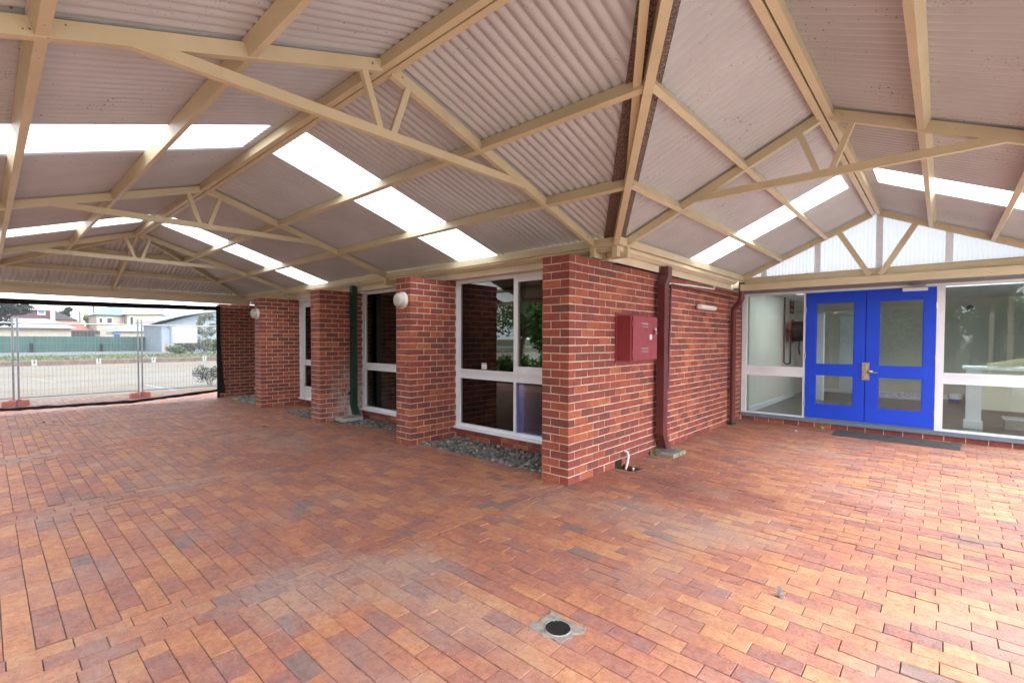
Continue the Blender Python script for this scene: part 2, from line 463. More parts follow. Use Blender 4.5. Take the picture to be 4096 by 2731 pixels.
def pebble(name, stops):
    t = NT(name)
    c = t.ramp(t.pos.outputs['Random Per Island'], stops)
    c = t.mix(t.mapr(t.noise(60, 3), .4, .7, 0, .3), c, (.30, .28, .25))
    t.pbr(c, .55); return t.mat
M['pebble'] = pebble('dark_pebbles', [(0, (.03, .031, .034)), (.4, (.085, .088, .092)), (.8, (.17, .17, .165)), (1, (.42, .36, .29))])
M['pebble_pale'] = pebble('pale_pebbles', [(0, (.05, .05, .055)), (.4, (.22, .21, .19)), (1, (.55, .50, .42))])
M['hose'] = M_simple('black_hose', (.012, .012, .012), .45)
M['red'] = M_simple('red_enamel', (.42, .025, .018), .35)
M['redsign'] = M_simple('dark_red_sign', (.27, .025, .02), .5)
M['clearplastic'] = M_simple('grey_clear_plastic', (.30, .30, .30), .3)
M['bag'] = M_simple('crumpled_pale_plastic', (.62, .66, .76), .4, 0, .2, 20)
M['bluepl'] = M_simple('blue_plastic', (.02, .08, .45), .4)
M['greenpl'] = M_simple('green_metal_cap', (.05, .28, .16), .4)
M['paper'] = M_simple('white_paper', (.8, .78, .76), .8)
M['pinksticker'] = M_simple('pink_sticker_paper', (.66, .42, .52), .5)
M['ink'] = M_simple('pale_blue_ink', (.25, .42, .52), .6)
M['bluestripe'] = M_simple('blue_sticker_print', (.03, .11, .42), .5)

# ------------------------------------------------------------------ dimensions
GZ = 0.0
YR, XR, ZR, ZE, YE, XE = -2.139, 2.099, 3.372, 2.541, .534, .256
YO, XO = -4.68, XR * 2 - XE                 # outer eaves
SL = (ZR - ZE) / (YE - YR)
SR = (ZR - ZE) / (XR - XE)
SF = (ZR - ZE) / (YR - YO)
XH, XHE = -8.04, -10.72                    # hip end: ridge end, eave
SH = (ZR - ZE) / (XH - XHE)
GAB = 4.85                                 # gable truss plane
CH = 0.086                                 # brick course
ZT = 28 * CH - .01
PIERS = [(-3.08, -2.73), (-5.80, -5.45), (-8.52, -8.17)]
YW = .85                                   # window front
YD = 5.67                                  # door wall

# ------------------------------------------------------------------ ground
def quad(name, x0, x1, y0, y1, z, mat, kind='structure', label=None):
    mb = MB(); mb.add([(x0, y0, z), (x1, y0, z), (x1, y1, z), (x0, y1, z)], [(0, 1, 2, 3)])
    return build(name, mb, mat, kind=kind, label=label)
mb = MB()
mb.add([(-900, -900, -.10), (900, -900, -.10), (900, 900, -.10), (-900, 900, -.10)], [(0, 1, 2, 3)])
build('ground', mb, M['lawn'], kind='structure')
quad('bounce_forecourt', 4.5, 24.5, -9.0, 24, -.02, M['bounce_forecourt'])  # unseen pale ground added to bounce light in from the open side
quad('car_park', -34, -13.5, -60, 60, -.012, M['carpark'])
quad('road', -69.5, -43.5, -90, 90, -.05, M['road'])
mb = MB()
hx0, hx1, hy0, hy1 = 0.0, .25, .95, 1.135
for a in ((-13.5, 4.49, -6.2, hy0), (-13.5, hx0, hy0, hy1), (hx1, 4.49, hy0, hy1), (-13.5, 4.49, hy1, 5.66)):
    x0, x1, y0, y1 = a
    mb.add([(x0, y0, -.0065), (x1, y0, -.0065), (x1, y1, -.0065), (x0, y1, -.0065)], [(0, 1, 2, 3)])
build('paving_bed', mb, M['sand'], kind='structure')

def pavers():
    mb = MB(); rnd = random.Random(3)
    g = .0046; P, L = .110, .233
    def inside(cx, cy):
        if cx > 0.0 and cx < hx1 and hy0 < cy < hy1: return True
        if cx < 0 and cy > .86: return True
        if cy > YD - .01: return True
        for b in GRAVEL:
            if inpoly(cx, cy, b): return True
        if .02 < cx < .30 and 1.83 < cy < 2.25: return True
        for a, b in PIERS:
            if a + .03 < cx < b - .03 and 0.06 < cy: return True
        return False
    def paver1(x0, x1, y0, y1):
        if x1 - x0 < .02: return
        if hy0 < (y0 + y1) / 2 < hy1 and 0 < x1 and x0 < hx1:
            if x1 < hx1 + .02: return
            x0 = hx1
        if inside((x0 + x1) / 2, (y0 + y1) / 2): return
        x0 += g / 2 + rnd.uniform(-.001, .001); x1 -= g / 2; y0 += g / 2; y1 -= g / 2 + rnd.uniform(-.001, .001)
        h = rnd.gauss(0, .0014); tx = rnd.gauss(0, .0013); ty = rnd.gauss(0, .0012)
        c = .0016; b = -.05
        def z(i, j): return h + tx * i + ty * j
        v = [(x0, y0, b), (x1, y0, b), (x1, y1, b), (x0, y1, b),
             (x0, y0, z(-1, -1) - c), (x1, y0, z(1, -1) - c), (x1, y1, z(1, 1) - c), (x0, y1, z(-1, 1) - c),
             (x0 + c, y0 + c, z(-1, -1)), (x1 - c, y0 + c, z(1, -1)), (x1 - c, y1 - c, z(1, 1)), (x0 + c, y1 - c, z(-1, 1))]
        f = [(8, 9, 10, 11)]
        for i in range(4):
            j = (i + 1) % 4
            f += [(i, j, 4 + j, 4 + i), (4 + i, 4 + j, 8 + j, 8 + i)]
        mb.add(v, f)
    bands = [(-.395, -.035)] + [(a - .02, a + .34) for a, b in PIERS] + [(-11.24, -10.88)]
    edges = [5.5]
    segs = []
    xs = sorted(bands, reverse=True)
    right = 4.49
    for a, b in xs:
        segs.append((b, right)); right = a
    segs.append((-13.4, right))
    ny0 = -6.1
    for si, (x0, x1) in enumerate(segs):
        y = ny0; r = 0
        while y < 5.66:
            off = (L / 2 if r % 2 else 0) + rnd.uniform(-.02, .02)
            x = x0 - off
            while x < x1:
                a, b = max(x, x0), min(x + L, x1)
                if not (x1 <= 0 and y > .86): paver1(a, b, y, y + P)
                x += L
            y += P; r += 1
    for a, b in bands:
        for k in range(3):
            x = a + k * .12; y = ny0 - (L / 2 if k % 2 else 0)
            while y < .2:
                paver1(x, x + .12, y, min(y + L, .2 + (0 if k % 2 else .0)))
                y += L
    build('paving', mb, M['paver'], kind='structure')
def inpoly(x, y, p):
    c = False; n = len(p)
    for i in range(n):
        (x1, y1), (x2, y2) = p[i], p[i - 1]
        if (y1 > y) != (y2 > y) and x < (x2 - x1) * (y - y1) / (y2 - y1) + x1: c = not c
    return c
GRAVEL = [[(-2.73, .17), (-.35, .17), (-.35, .84), (-2.73, .84)],
          [(-5.45, .22), (-4.9, .26), (-3.9, .56), (-3.9, .84), (-5.45, .84)],
          [(-7.10, .10), (-5.80, .10), (-5.80, .62), (-7.10, .62)],
          [(-10.85, .08), (-8.52, .08), (-8.52, .84), (-10.85, .84)]]
pavers()

def pebbles(name, poly, n, mat, label, seed):
    rnd = random.Random(seed); mb = MB()
    xs = [p[0] for p in poly]; ys = [p[1] for p in poly]
    base = []
    phi = (1 + 5 ** .5) / 2
    ico = [Vector(v).normalized() for v in ((-1, phi, 0), (1, phi, 0), (-1, -phi, 0), (1, -phi, 0), (0, -1, phi), (0, 1, phi), (0, -1, -phi), (0, 1, -phi), (phi, 0, -1), (phi, 0, 1), (-phi, 0, -1), (-phi, 0, 1))]
    fc = [(0, 11, 5), (0, 5, 1), (0, 1, 7), (0, 7, 10), (0, 10, 11), (1, 5, 9), (5, 11, 4), (11, 10, 2), (10, 7, 6), (7, 1, 8), (3, 9, 4), (3, 4, 2), (3, 2, 6), (3, 6, 8), (3, 8, 9), (4, 9, 5), (2, 4, 11), (6, 2, 10), (8, 6, 7), (9, 8, 1)]
    k = 0
    while k < n:
        x, y = rnd.uniform(min(xs), max(xs)), rnd.uniform(min(ys), max(ys))
        if not inpoly(x, y, poly): continue
        k += 1
        if -5.43 < x < -5.11 and .26 < y < .67: continue
        r = rnd.uniform(.017, .038); a = rnd.uniform(0, 6.3)
        sx, sy, sz = r * rnd.uniform(1, 1.5), r * rnd.uniform(.7, 1), r * rnd.uniform(.45, .75)
        tl = rnd.uniform(-.5, .5)
        m = Matrix.Rotation(a, 3, 'Z') @ Matrix.Rotation(tl, 3, 'X')
        zc = rnd.uniform(-.022, .012)
        mb.add([m @ Vector((v.x * sx * rnd.uniform(.88, 1.1), v.y * sy, v.z * sz)) + Vector((x, y, zc)) for v in ico], fc, 0, True)
    build(name, mb, mat, kind='stuff', label=label)
pebbles('gravel', GRAVEL[0], 1700, M['pebble'], 'dark river pebbles under the wide window beside the corner pier', 1)
pebbles('gravel', GRAVEL[1], 1100, M['pebble'], 'dark river pebbles below the green downpipe', 2)
pebbles('gravel', GRAVEL[2], 900, M['pebble'], 'small patch of dark pebbles left of the salt stained pier', 3)
pebbles('gravel', GRAVEL[3], 1900, M['pebble_pale'], 'pale and grey pebbles at the far end of the brick piers', 4)

# ------------------------------------------------------------------ brickwork
def rough_box(mb, x0, x1, y0, y1, z0, z1, m, rnd):
    j = .0026
    v = [(x + rnd.uniform(-j, j), y + rnd.uniform(-j, j), z + rnd.uniform(-j, j)) for z in (z0, z1) for y in (y0, y1) for x in (x0, x1)]
    mb.add(v, [(0, 2, 3, 1), (4, 5, 7, 6), (0, 1, 5, 4), (2, 6, 7, 3), (0, 4, 6, 2), (1, 3, 7, 5)], m)
MR = .003   # mortar recess
def course_bricks(mb, a, b, start, place, rnd):
    # stretchers .23 long, joints of .01, from start to b along one axis
    p = start
    while p < b - .012:
        q = min(p + .23, b)
        place(p, q); p += .24
def pier(xl, xr, yb, par0, mat, label, name='brick_pier', origin=None):
    mb = MB(); rnd = random.Random(int(xl * 100))
    mb.box(xl + MR, xr - MR, MR, yb, -.06, ZT - .004, 1)
    W = xr - xl
    for c in range(28):
        z0 = c * CH; z1 = z0 + .0755
        if c == 0: z0 = -.06
        par = (par0 + (27 - c)) % 2
        T = .11
        if par == 0:   # right corner shows a half on the front, a stretcher on the right side
            rough_box(mb, xr - .11, xr, 0, .23, z0, z1, 0, rnd); sr = .24
            rough_box(mb, xl, xr - .12, 0, .11, z0, z1, 0, rnd); sl = .12
        else:
            rough_box(mb, xr - .23, xr, 0, .11, z0, z1, 0, rnd); sr = .12
            rough_box(mb, xl, xr - .24, 0, .23, z0, z1, 0, rnd); sl = .24
        course_bricks(mb, 0, yb, sr, lambda p, q: rough_box(mb, xr - T, xr, p, q, z0, z1, 0, rnd), rnd)
        course_bricks(mb, 0, yb, sl, lambda p, q: rough_box(mb, xl, xl + T, p, q, z0, z1, 0, rnd), rnd)
    return build(name, mb, [mat, M['mortar']], origin=(xl, 0, 0), label=label, cat='pier')
pier(*PIERS[0], .852, 0, M['brick'], 'red brick pier with a round white lamp, nearest the wide window').__setitem__('group', 'brick piers of the left wing')
pier(*PIERS[1], .852, 0, M['brick_eff'], 'red brick pier stained white with salt, behind the green downpipe').__setitem__('group', 'brick piers of the left wing')
pier(*PIERS[2], .852, 1, M['brick'], 'farthest red brick pier, with a small round white lamp').__setitem__('group', 'brick piers of the left wing')

def corner_wall():
    mb = MB(); rnd = random.Random(5)
    xl, xr = -.35, 0.0
    mb.box(xl + MR, xr - MR, MR, YD + .3, -.06, ZT - .004, 1)
    for c in range(28):
        z0 = c * CH; z1 = z0 + .0755
        if c == 0: z0 = -.06
        par = (1 + (27 - c)) % 2
        if par == 0:
            rough_box(mb, -.11, 0, 0, .23, z0, z1, 0, rnd); sr = .24
            rough_box(mb, xl, -.12, 0, .11, z0, z1, 0, rnd); sl = .12
        else:
            rough_box(mb, -.23, 0, 0, .11, z0, z1, 0, rnd); sr = .12
            rough_box(mb, xl, -.24, 0, .23, z0, z1, 0, rnd); sl = .24
        def put(p, q):
            if c == 0 and p < 1.08 < q + .06:        # the broken brick at the hole
                if p < .95: rough_box(mb, -.11, 0, p, .955, z0, z1, 0, rnd)
                if q > 1.12: rough_box(mb, -.11, 0, 1.12, q, z0, z1, 0, rnd)
                return
            rough_box(mb, -.11, 0, p, q, z0, z1, 0, rnd)
        course_bricks(mb, 0, YD, sr, put, rnd)
        course_bricks(mb, 0, .85, sl, lambda p, q: rough_box(mb, xl, xl + .11, p, q, z0, z1, 0, rnd), rnd)
    return build('brick_wall', mb, [M['brick'], M['mortar']], origin=(0, 0, 0), label='long red brick wall running from the near corner back to the glazed entrance', cat='wall')
corner_wall()

def end_wall():
    mb = MB(); rnd = random.Random(8)
    X = -10.86
    mb.box(X - .2, X - MR, -.02 + MR, .9, -.06, ZT - .004, 1)
    for c in range(28):
        z0 = c * CH; z1 = z0 + .0755
        if c == 0: z0 = -.06
        if c % 2:
            rough_box(mb, X - .11, X, -.02, .21, z0, z1, 0, rnd); s = .22
        else:
            rough_box(mb, X - .23, X, -.02, .09, z0, z1, 0, rnd); s = .10
        course_bricks(mb, 0, .9, s, lambda p, q: rough_box(mb, X - .11, X, p, q, z0, z1, 0, rnd), rnd)
    build('brick_wall', mb, [M['brick'], M['mortar']], origin=(X, 0, 0), label='short red brick end wall beside the black shade cloth', cat='wall')
end_wall()

def entrance_plinth():
    mb = MB(); rnd = random.Random(18)
    mb.box(0.004, 5.2, YD - .02 + MR, YD + .2, -.06, .085, 1)
    x = 0.03
    while x < 5.1:
        rough_box(mb, x, x + .23, YD - .02, YD + .09, -.05, .082, 0, rnd); x += .24
    build('brick_plinth', mb, [M['brick'], M['mortar']], origin=(2, YD, 0), label='single course of red bricks under the entrance sill', cat='plinth')
entrance_plinth()

# ------------------------------------------------------------------ windows of the left wing
def pane_box(name, x0, x1, z0, z1, y, parent, mat, th=.006):
    mb = MB(); mb.box(x0, x1, y, y + th, z0, z1)
    return build(name, mb, mat, parent)
def window(x0, x1, label, mull=None, door=False, glassmat=None):
    glassmat = glassmat or M['tintglass']
    t = empty('window', ((x0 + x1) / 2, YW, 0), label, 'window')
    y0, y1 = YW, YW + .07
    mb = MB()
    fr = .09
    zb, zt = .155, 2.412
    mb.box(x0, x0 + fr, y0, y1, zb, zt); mb.box(x1 - fr, x1, y0, y1, zb, zt)
    mb.box(x0 + fr, x1 - fr, y0, y1, 2.36, zt)
    mb.box(x0 + fr, x1 - fr, y0, y1, zb, .232)
    mb.box(x0 - .02, x1 + .02, y0 - .045, y0 - .0005, .150, .185)
    build('frame', mb, M['pinkwhite'], t)
    mb = MB(); mb.box(x0 + fr, x1 - fr, y0 + .006, y1 - .004, .925, 1.062); mb.box(x0 + fr, x1 - fr, y0 - .01, y0 + .0055, 1.035, 1.064)
    build('transom', mb, M['pinkwhite'], t)
    cols = [(x0 + fr, x1 - fr)]
    if mull is not None:
        mb = MB(); mb.box(mull - .022, mull + .022, y0 + .002, y1 - .002, .232, .925); mb.box(mull - .022, mull + .022, y0 + .002, y1 - .002, 1.062, 2.36)
        build('mullion', mb, M['pinkwhite'], t)
        cols = [(x0 + fr, mull - .022), (mull + .022, x1 - fr)]
    for i, (a, b) in enumerate(cols):
        if mull is not None and i == 1:      # opening sash with its own frame
            mb = MB(); q = .045
            mb.box(a, a + q, y0 - .012, y1 - .01, 1.064, 2.358); mb.box(b - q, b, y0 - .012, y1 - .01, 1.064, 2.358)
            mb.box(a + q, b - q, y0 - .012, y1 - .01, 2.30, 2.358); mb.box(a + q, b - q, y0 - .012, y1 - .01, 1.064, 1.145)
            sash = build('sash', mb, M['pinkwhite'], t)
            pane_box('pane', a + q, b - q, 1.145, 2.30, y0 + .02, sash, glassmat)
        else:
            pane_box('pane', a, b, 1.062, 2.36, y0 + .03, t, glassmat)
        pane_box('pane', a, b, .232, .925, y0 + .03, t, M['dullglass'] if mull is not None and i == 1 else glassmat)
    mb = MB(); rnd = random.Random(int(x0 * 10))
    mb.box(x0, x1, YW + .014, YW + .2, -.06, .148, 1)
    x = x0 + .01
    while x < x1:
        rough_box(mb, x, min(x + .23, x1), YW + .01, YW + .12, -.05, .066, 0, rnd)
        x += .24
    x = x0 + .01
    while x < x1:
        rough_box(mb, x, min(x + .11, x1), YW - .02, YW + .12, .076, .148, 0, rnd)
        x += .12
    build('brick_sill', mb, [M['brick'], M['mortar']], t)
    return t
w1 = window(-2.73, -.35, 'wide four pane window between the corner and the lamp pier, with a small sticker', mull=-1.51)
def sticker():
    y = YW + .0285
    mb = MB()
    x0, x1, z0, z1 = -2.19, -2.08, 1.075, 1.145
    mb.box(x0, x1, y - .001, y, z0, z1, 0)
    mb.box(x0 + .005, x1 - .008, y - .0011, y - .0001, z1 + .0005, z1 + .026, 1)
    mb.box(x0, x1, y - .0016, y - .0010, z0 + .006, z0 + .013, 2)
    st = build('sticker', mb, [M['white'], M['pinksticker'], M['bluestripe']], w1, label='small white and pink sticker with pale blue letters')
    cu = bpy.data.curves.new('lettering', 'FONT'); cu.body = 'WANTED'; cu.size = .026; cu.extrude = .0003
    cu.align_x = 'CENTER'
    tmp = bpy.data.objects.new('lettering', cu); COL.objects.link(tmp)
    dg = bpy.context.evaluated_depsgraph_get()
    me = bpy.data.meshes.new_from_object(tmp.evaluated_get(dg))
    bpy.data.objects.remove(tmp)
    me.materials.append(M['ink'])
    o = bpy.data.objects.new('lettering', me); COL.objects.link(o)
    o.parent = st
    o.rotation_euler = (R(90), 0, 0)
    o.location = Vector(((x0 + x1) / 2, y - .0016, z0 + .026)) - w1.location
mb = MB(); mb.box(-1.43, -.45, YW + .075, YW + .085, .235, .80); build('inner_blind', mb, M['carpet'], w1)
mb = MB(); mb.box(-1.4875, -1.375, YW + .04, YW + .068, .235, .922); mb.box(-1.374, -.45, YW + .04, YW + .068, .235, .255); build('inner_frame', mb, M['bluegrey2'], w1)
sticker()
window(-5.45, -3.08, 'dark window with one mid rail between the lamp pier and the green downpipe')
# glazed door of the farther bay
def side_door():
    t = empty('glazed_door', (-7.5, YW, 0), 'white glazed door with a lower panel, half hidden behind the salt stained pier', 'door')
    y0, y1 = YW, YW + .06
    mb = MB()
    a, b = -8.17, -7.2
    mb.box(a, a + .07, y0 - .01, y1, .15, 2.40); mb.box(b, b + .07, y0 - .01, y1, .15, 2.40); mb.box(a + .07, b, y0 - .01, y1, 2.34, 2.40)
    mb.box(a - .02, b + .09, y0 - .05, y0 - .011, .135, .16)
    build('door_frame', mb, M['pinkwhite'], t)
    a += .075; b -= .005
    mb = MB()
    mb.box(a, a + .115, y0 + .005, y1 - .01, .17, 2.335); mb.box(b - .115, b, y0 + .005, y1 - .01, .17, 2.335)
    for z0, z1 in ((2.235, 2.335), (.912, 1.038), (.17, .432)): mb.box(a + .115, b - .115, y0 + .005, y1 - .01, z0, z1)
    build('leaf', mb, M['white'], t)
    pane_box('pane', a + .115, b - .115, 1.038, 2.235, y0 + .025, t, M['glass'])
    pane_box('pane', a + .115, b - .115, .432, .912, y0 + .025, t, M['glass'])
side_door()
window(-7.13, -5.80, 'narrow window hidden behind the salt stained pier')
window(-10.86, -8.52, 'farthest window, behind the small lamp and pale pebbles')
mb = MB(); rnd = random.Random(44)
mb.box(-8.17, -7.13, YW + .014, YW + .2, -.06, .134, 1)
x = -8.165
while x < -7.15:
    rough_box(mb, x, x + .11, YW - .02, YW + .12, -.05, .056, 0, rnd); rough_box(mb, x, x + .11, YW - .018, YW + .12, .064, .134, 0, rnd); x += .12
build('brick_step', mb, [M['brick'], M['mortar']], origin=(-7.6, YW, 0), label='low brick step under the white glazed door', cat='step')

# rooms behind
def room(name, x0, x1, y0, y1, wall, floor, label, ceil=2.45, openroof=False):
    t = empty(name, ((x0 + x1) / 2, y0, 0), label, 'room')
    mb = MB()
    mb.box(x0 - .05, x0, y0, y1, -.05, ceil); mb.box(x1, x1 + .05, y0, y1, -.05, ceil); mb.box(x0 - .05, x1 + .05, y1, y1 + .05, -.05, ceil)
    build('room_walls', mb, wall, t)
    mb = MB(); mb.box(x0, x1, y0, y1, .06, .12); build('room_floor', mb, floor, t)
    if openroof: return t
    mb = MB(); mb.box(x0 - .05, x1 + .05, y0, y1 + .05, ceil, ceil + .05); build('room_ceiling', mb, M['white'] if openroof else M['grey'], t)
    return t
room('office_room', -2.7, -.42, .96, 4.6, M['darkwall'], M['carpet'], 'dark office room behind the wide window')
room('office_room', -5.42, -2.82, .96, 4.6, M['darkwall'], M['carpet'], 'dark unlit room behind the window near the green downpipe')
room('office_room', -10.75, -5.52, .96, 3.6, M['greenwall'], M['carpet'], 'pale green room behind the white glazed door', 2.57, True)

# ------------------------------------------------------------------ eaves of the building
def eaves():
    t = empty('house_eaves', (0, .7, 2.41), 'cream painted fascia and gutter along the building edge', 'eaves')
    FZ0, FZ1 = 2.412, 2.545
    XF = .045; YF = .70; YB = 5.02
    mb = MB(); mb.box(-10.86, XF, YF, YF + .02, FZ0, FZ1)
    build('fascia', mb, M['fascia'], t)
    mb = MB(); mb.box(XF - .02, XF, YF + .02, 1.99, FZ0, FZ1 - .001); mb.box(XF - .02, XF, 2.18, YB + .02, FZ0, FZ1 - .001)
    build('fascia', mb, M['fascia'], t)
    mb = MB(); mb.box(XF + .0005, 5.3, YB, YB + .02, FZ0 + .035, FZ1 + .01)
    build('fascia', mb, M['fascia'], t)
    # quad gutters: stepped profile swept along the edge
    def gut(a, b, axis):
        mb = MB()
        prof = [(0, .085), (0, 0), (.055, 0), (.085, .025), (.10, .03), (.10, .075), (.115, .08), (.115, .095), (.105, .095), (.09, .04), (.01, .01), (.01, .085)]
        z = 2.497
        n = len(prof)
        def pt(d, h, s): return (s, YF - d, z + h) if axis == 'x' else ((XF + d, s, z + h) if axis == 'y' else (s, YB - d, z + h + .01))
        v = [pt(d, h, a) for d, h in prof] + [pt(d, h, b) for d, h in prof]
        mb.add(v, [(i, (i + 1) % n, n + (i + 1) % n, n + i) for i in range(n)] + [tuple(range(n)), tuple(range(2 * n - 1, n - 1, -1))])
        build('gutter', mb, M['fascia'], t)
    gut(-10.86, XF + .115, 'x')
    gut(YF, YB - .12, 'y')
    gut(XF + .12, 5.3, 'z')
    mb = MB(); mb.box(-10.86, XF - .021, YF + .021, YW + .08, FZ0 + .004, FZ0 + .014)
    build('soffit', mb, M['fascia'], t)
    mb = MB(); mb.box(XF, 5.3, YB + .021, YD + .12, 2.432, 2.442)
    build('soffit', mb, M['grey'], t)
eaves()
# low pitched roof of the building itself, with panels added to brighten the rooms
def house_roof():
    t = empty('house_roof', (0, .8, 2.6), 'low metal roof of the brick building behind the canopy', 'roof')
    mb = MB()
    for a in ((-10.9, -10.4, .72, 12.6), (-10.4, -5.7, .72, 1.05), (-10.4, -5.7, 2.9, 12.6), (-5.7, -.02, .72, 12.6)):
        mb.box(a[0], a[1], a[2], a[3], 2.575, 2.60)
    build('roof_sheet', mb, M['sheet_grey'], t)
    mb = MB()
    for a in ((-.018, 5.4, 5.04, 5.85), (-.018, .5, 5.85, 7.85), (4.6, 5.4, 5.85, 7.85), (-.018, 5.4, 7.85, 12.6)):
        mb.box(a[0], a[1], a[2], a[3], 2.575, 2.60)
    build('roof_sheet', mb, M['sheet_grey'], t)
    mb = MB(); mb.box(.502, 4.598, 5.852, 7.848, 2.58, 2.59)  # unseen panel added over the lobby to brighten it
    build('added_roof_light', mb, M['skylight'], t)
    mb = MB(); mb.box(-10.398, -5.702, 1.052, 2.898, 2.58, 2.59)  # second unseen panel, added to brighten the green room
    build('added_roof_light', mb, M['skylight'], t)
house_roof()

# ------------------------------------------------------------------ canopy
CAN = empty('carport_canopy', (XR, YR, 0), 'cream steel carport canopy with pinkish corrugated roofing and clear strips', 'canopy')
BD, BW = .094, .047
RD = .080                                   # depth of the truss rafters
nNL, nFL = Vector((0, SL, 1)).normalized(), Vector((0, -SF, 1)).normalized()
nNR, nFR = Vector((-SR, 0, 1)).normalized(), Vector((SR, 0, 1)).normalized()
nH = Vector((-SH, 0, 1)).normalized()
def zL(y): return ZR - SL * (y - YR) if y > YR else ZR - SF * (YR - y)
def zR_(x): return ZR - SR * abs(x - XR)
def zH(x): return ZR - SH * (XH - x)
def part(name, mb, mat=None, parent=None, label=None): return build(name, mb, mat or M['cream'], parent or CAN, label=label)

def truss_x(x, label=None):         # truss across the left wing, in the plane x
    mb = MB()
    mb.beam((x, YE, ZE), (x, YR + .035, zL(YR + .035)), BW, RD, nNL)
    mb.beam((x, YO, ZE), (x, YR - .035, zL(YR - .035)), BW, RD, nFL)
    t = part('truss', mb, label=label)
    mb = MB()
    ya, yb = -3.57, -.66
    za, zb = zL(ya), zL(yb)
    def tz(y): return za + (zb - za) * (y - ya) / (yb - ya)
    mb.add([(x + s * (BW / 2 - .002), y, z) for s in (-1, 1) for y, z in ((ya, za + .004), (yb, zb + .004), (yb - .20, tz(yb - .2) + .068), (ya + .20, tz(ya + .2) + .068))],
           [(0, 1, 2, 3), (7, 6, 5, 4), (0, 4, 5, 1), (1, 5, 6, 2), (2, 6, 7, 3), (3, 7, 4, 0)])
    part('tie', mb, parent=t)
    for s in (-1, 1):
        mb = MB(); mb.beam((x, YR + s * .055, tz(YR) + .064), (x, YR + s * .175, zL(YR + s * .175) + .004), .04, .045, (0, -s, .0), off=-.022)
        part('web', mb, parent=t)
    return t
def truss_y(y, label=None, gable=False):
    mb = MB()
    mb.beam((XE, y, ZE), (XR - .035, y, zR_(XR - .035)), BW, RD, nNR)
    mb.beam((XO, y, ZE), (XR + .035, y, zR_(XR + .035)), BW, RD, nFR)
    t = part('truss', mb, label=label)
    if not gable:
        xa, xb = XR - 1.08, XR + 1.08
        za = zR_(xa)
        mb = MB()
        mb.add([(x, y + s * (BW / 2 - .002), z) for s in (-1, 1) for x, z in ((xa, za + .004), (xb, za + .004), (xb - .15, za + .068), (xa + .15, za + .068))],
               [(3, 2, 1, 0), (4, 5, 6, 7), (1, 5, 4, 0), (2, 6, 5, 1), (3, 7, 6, 2), (0, 4, 7, 3)])
        part('tie', mb, parent=t)
        for s in (-1, 1):
            mb = MB(); mb.beam((XR + s * .055, y, za + .064), (XR + s * .185, y, zR_(XR + s * .185) + .004), .04, .045, (-s, 0, 0), off=-.022)
            part('web', mb, parent=t)
    else:
        mb = MB(); mb.box(XE - .03, XO + .1, y - .03, y + .03, 2.372, 2.482)
        part('tie', mb, parent=t)
        mb = MB(); mb.box(XE - .02, XO + .1, y + .034, y + .10, 2.484, 2.582); mb.box(XE - .02, XO + .1, y + .05, y + .085, 2.582, 2.592)
        part('cladding_angle', mb, parent=t)
        for s in (-1, 1):
            mb = MB(); mb.beam((XR + s * .065, y, 2.484), (XR + s * .455, y, zR_(XR + s * .455) + .01), .045, .075, (-s, 0, 0), off=-.035)
            part('web', mb, parent=t)
    return t
truss_x(-.053, 'truss of the left wing nearest the viewer')
truss_x(-4.148, 'middle truss of the left wing')
truss_x(-8.037, 'farthest truss of the left wing, at the hip')
truss_y(.722, 'truss of the right wing above the meter box')
truss_y(GAB, 'gable truss over the entrance', True)
# ridge beams (two channels side by side)
for s in (-1, 1):
    mb = MB(); mb.beam((XH, YR + s * .032, ZR + .002), (XR - .03, YR + s * .032, ZR + .002), .05, .085)
    part('ridge_beam', mb)
    mb = MB(); mb.beam((XR + s * .032, YR + .03, ZR + .004), (XR + s * .032, GAB, ZR + .004), .05, .085)
    part('ridge_beam', mb)
# purlins
def vx(y): return XE + (YE - y) * (XR - XE) / (YE - YR)     # valley, also outer hip by symmetry
for k in (1, 2):
    y = YE + (YR - YE) * k / 3 + .02
    hx = XH + (XHE - XH) * (1 - k / 3)
    mb = MB(); mb.beam((hx, y, zL(y) + .004), (vx(y) - .03, y, zL(y) + .004), BW, BD, nNL); part('purlin', mb)
    y2 = YR - (.875, 1.72)[2 - k]
    hx2 = XH + (XHE - XH) * (YR - y2) / (YR - YO)
    mb = MB(); mb.beam((hx2, y2, zL(y2) + .004), (XR + (YR - y2) * (XO - XR) / (YR - YO), y2, zL(y2) + .004), BW, BD, nFL); part('purlin', mb)
    x = XE + (XR - XE) * k / 3
    yv = YE + (YR - YE) * k / 3
    mb = MB(); mb.beam((x, yv + .03, zR_(x) + .005), (x, GAB, zR_(x) + .005), BW, BD, nNR); part('purlin', mb)
    x2 = 2 * XR - x
    mb = MB(); mb.beam((x2, YR - (x2 - XR) * (YR - YO) / (XO - XR), zR_(x2) + .005), (x2, GAB, zR_(x2) + .005), BW, BD, nFR); part('purlin', mb)
    xh = XHE + (XH - XHE) * k / 3
    dy = (YE - YR) * (1 - k / 3); dy2 = (YR - YO) * (1 - k / 3)
    mb = MB(); mb.beam((xh, YR - dy2, zH(xh) + .003), (xh, YR + dy, zH(xh) + .003), BW, BD, nH); part('purlin', mb)
mb = MB(); mb.beam((XHE, YR, ZE + .001), (XH, YR, ZR), BW, BD, nH); part('hip_end_rafter', mb)
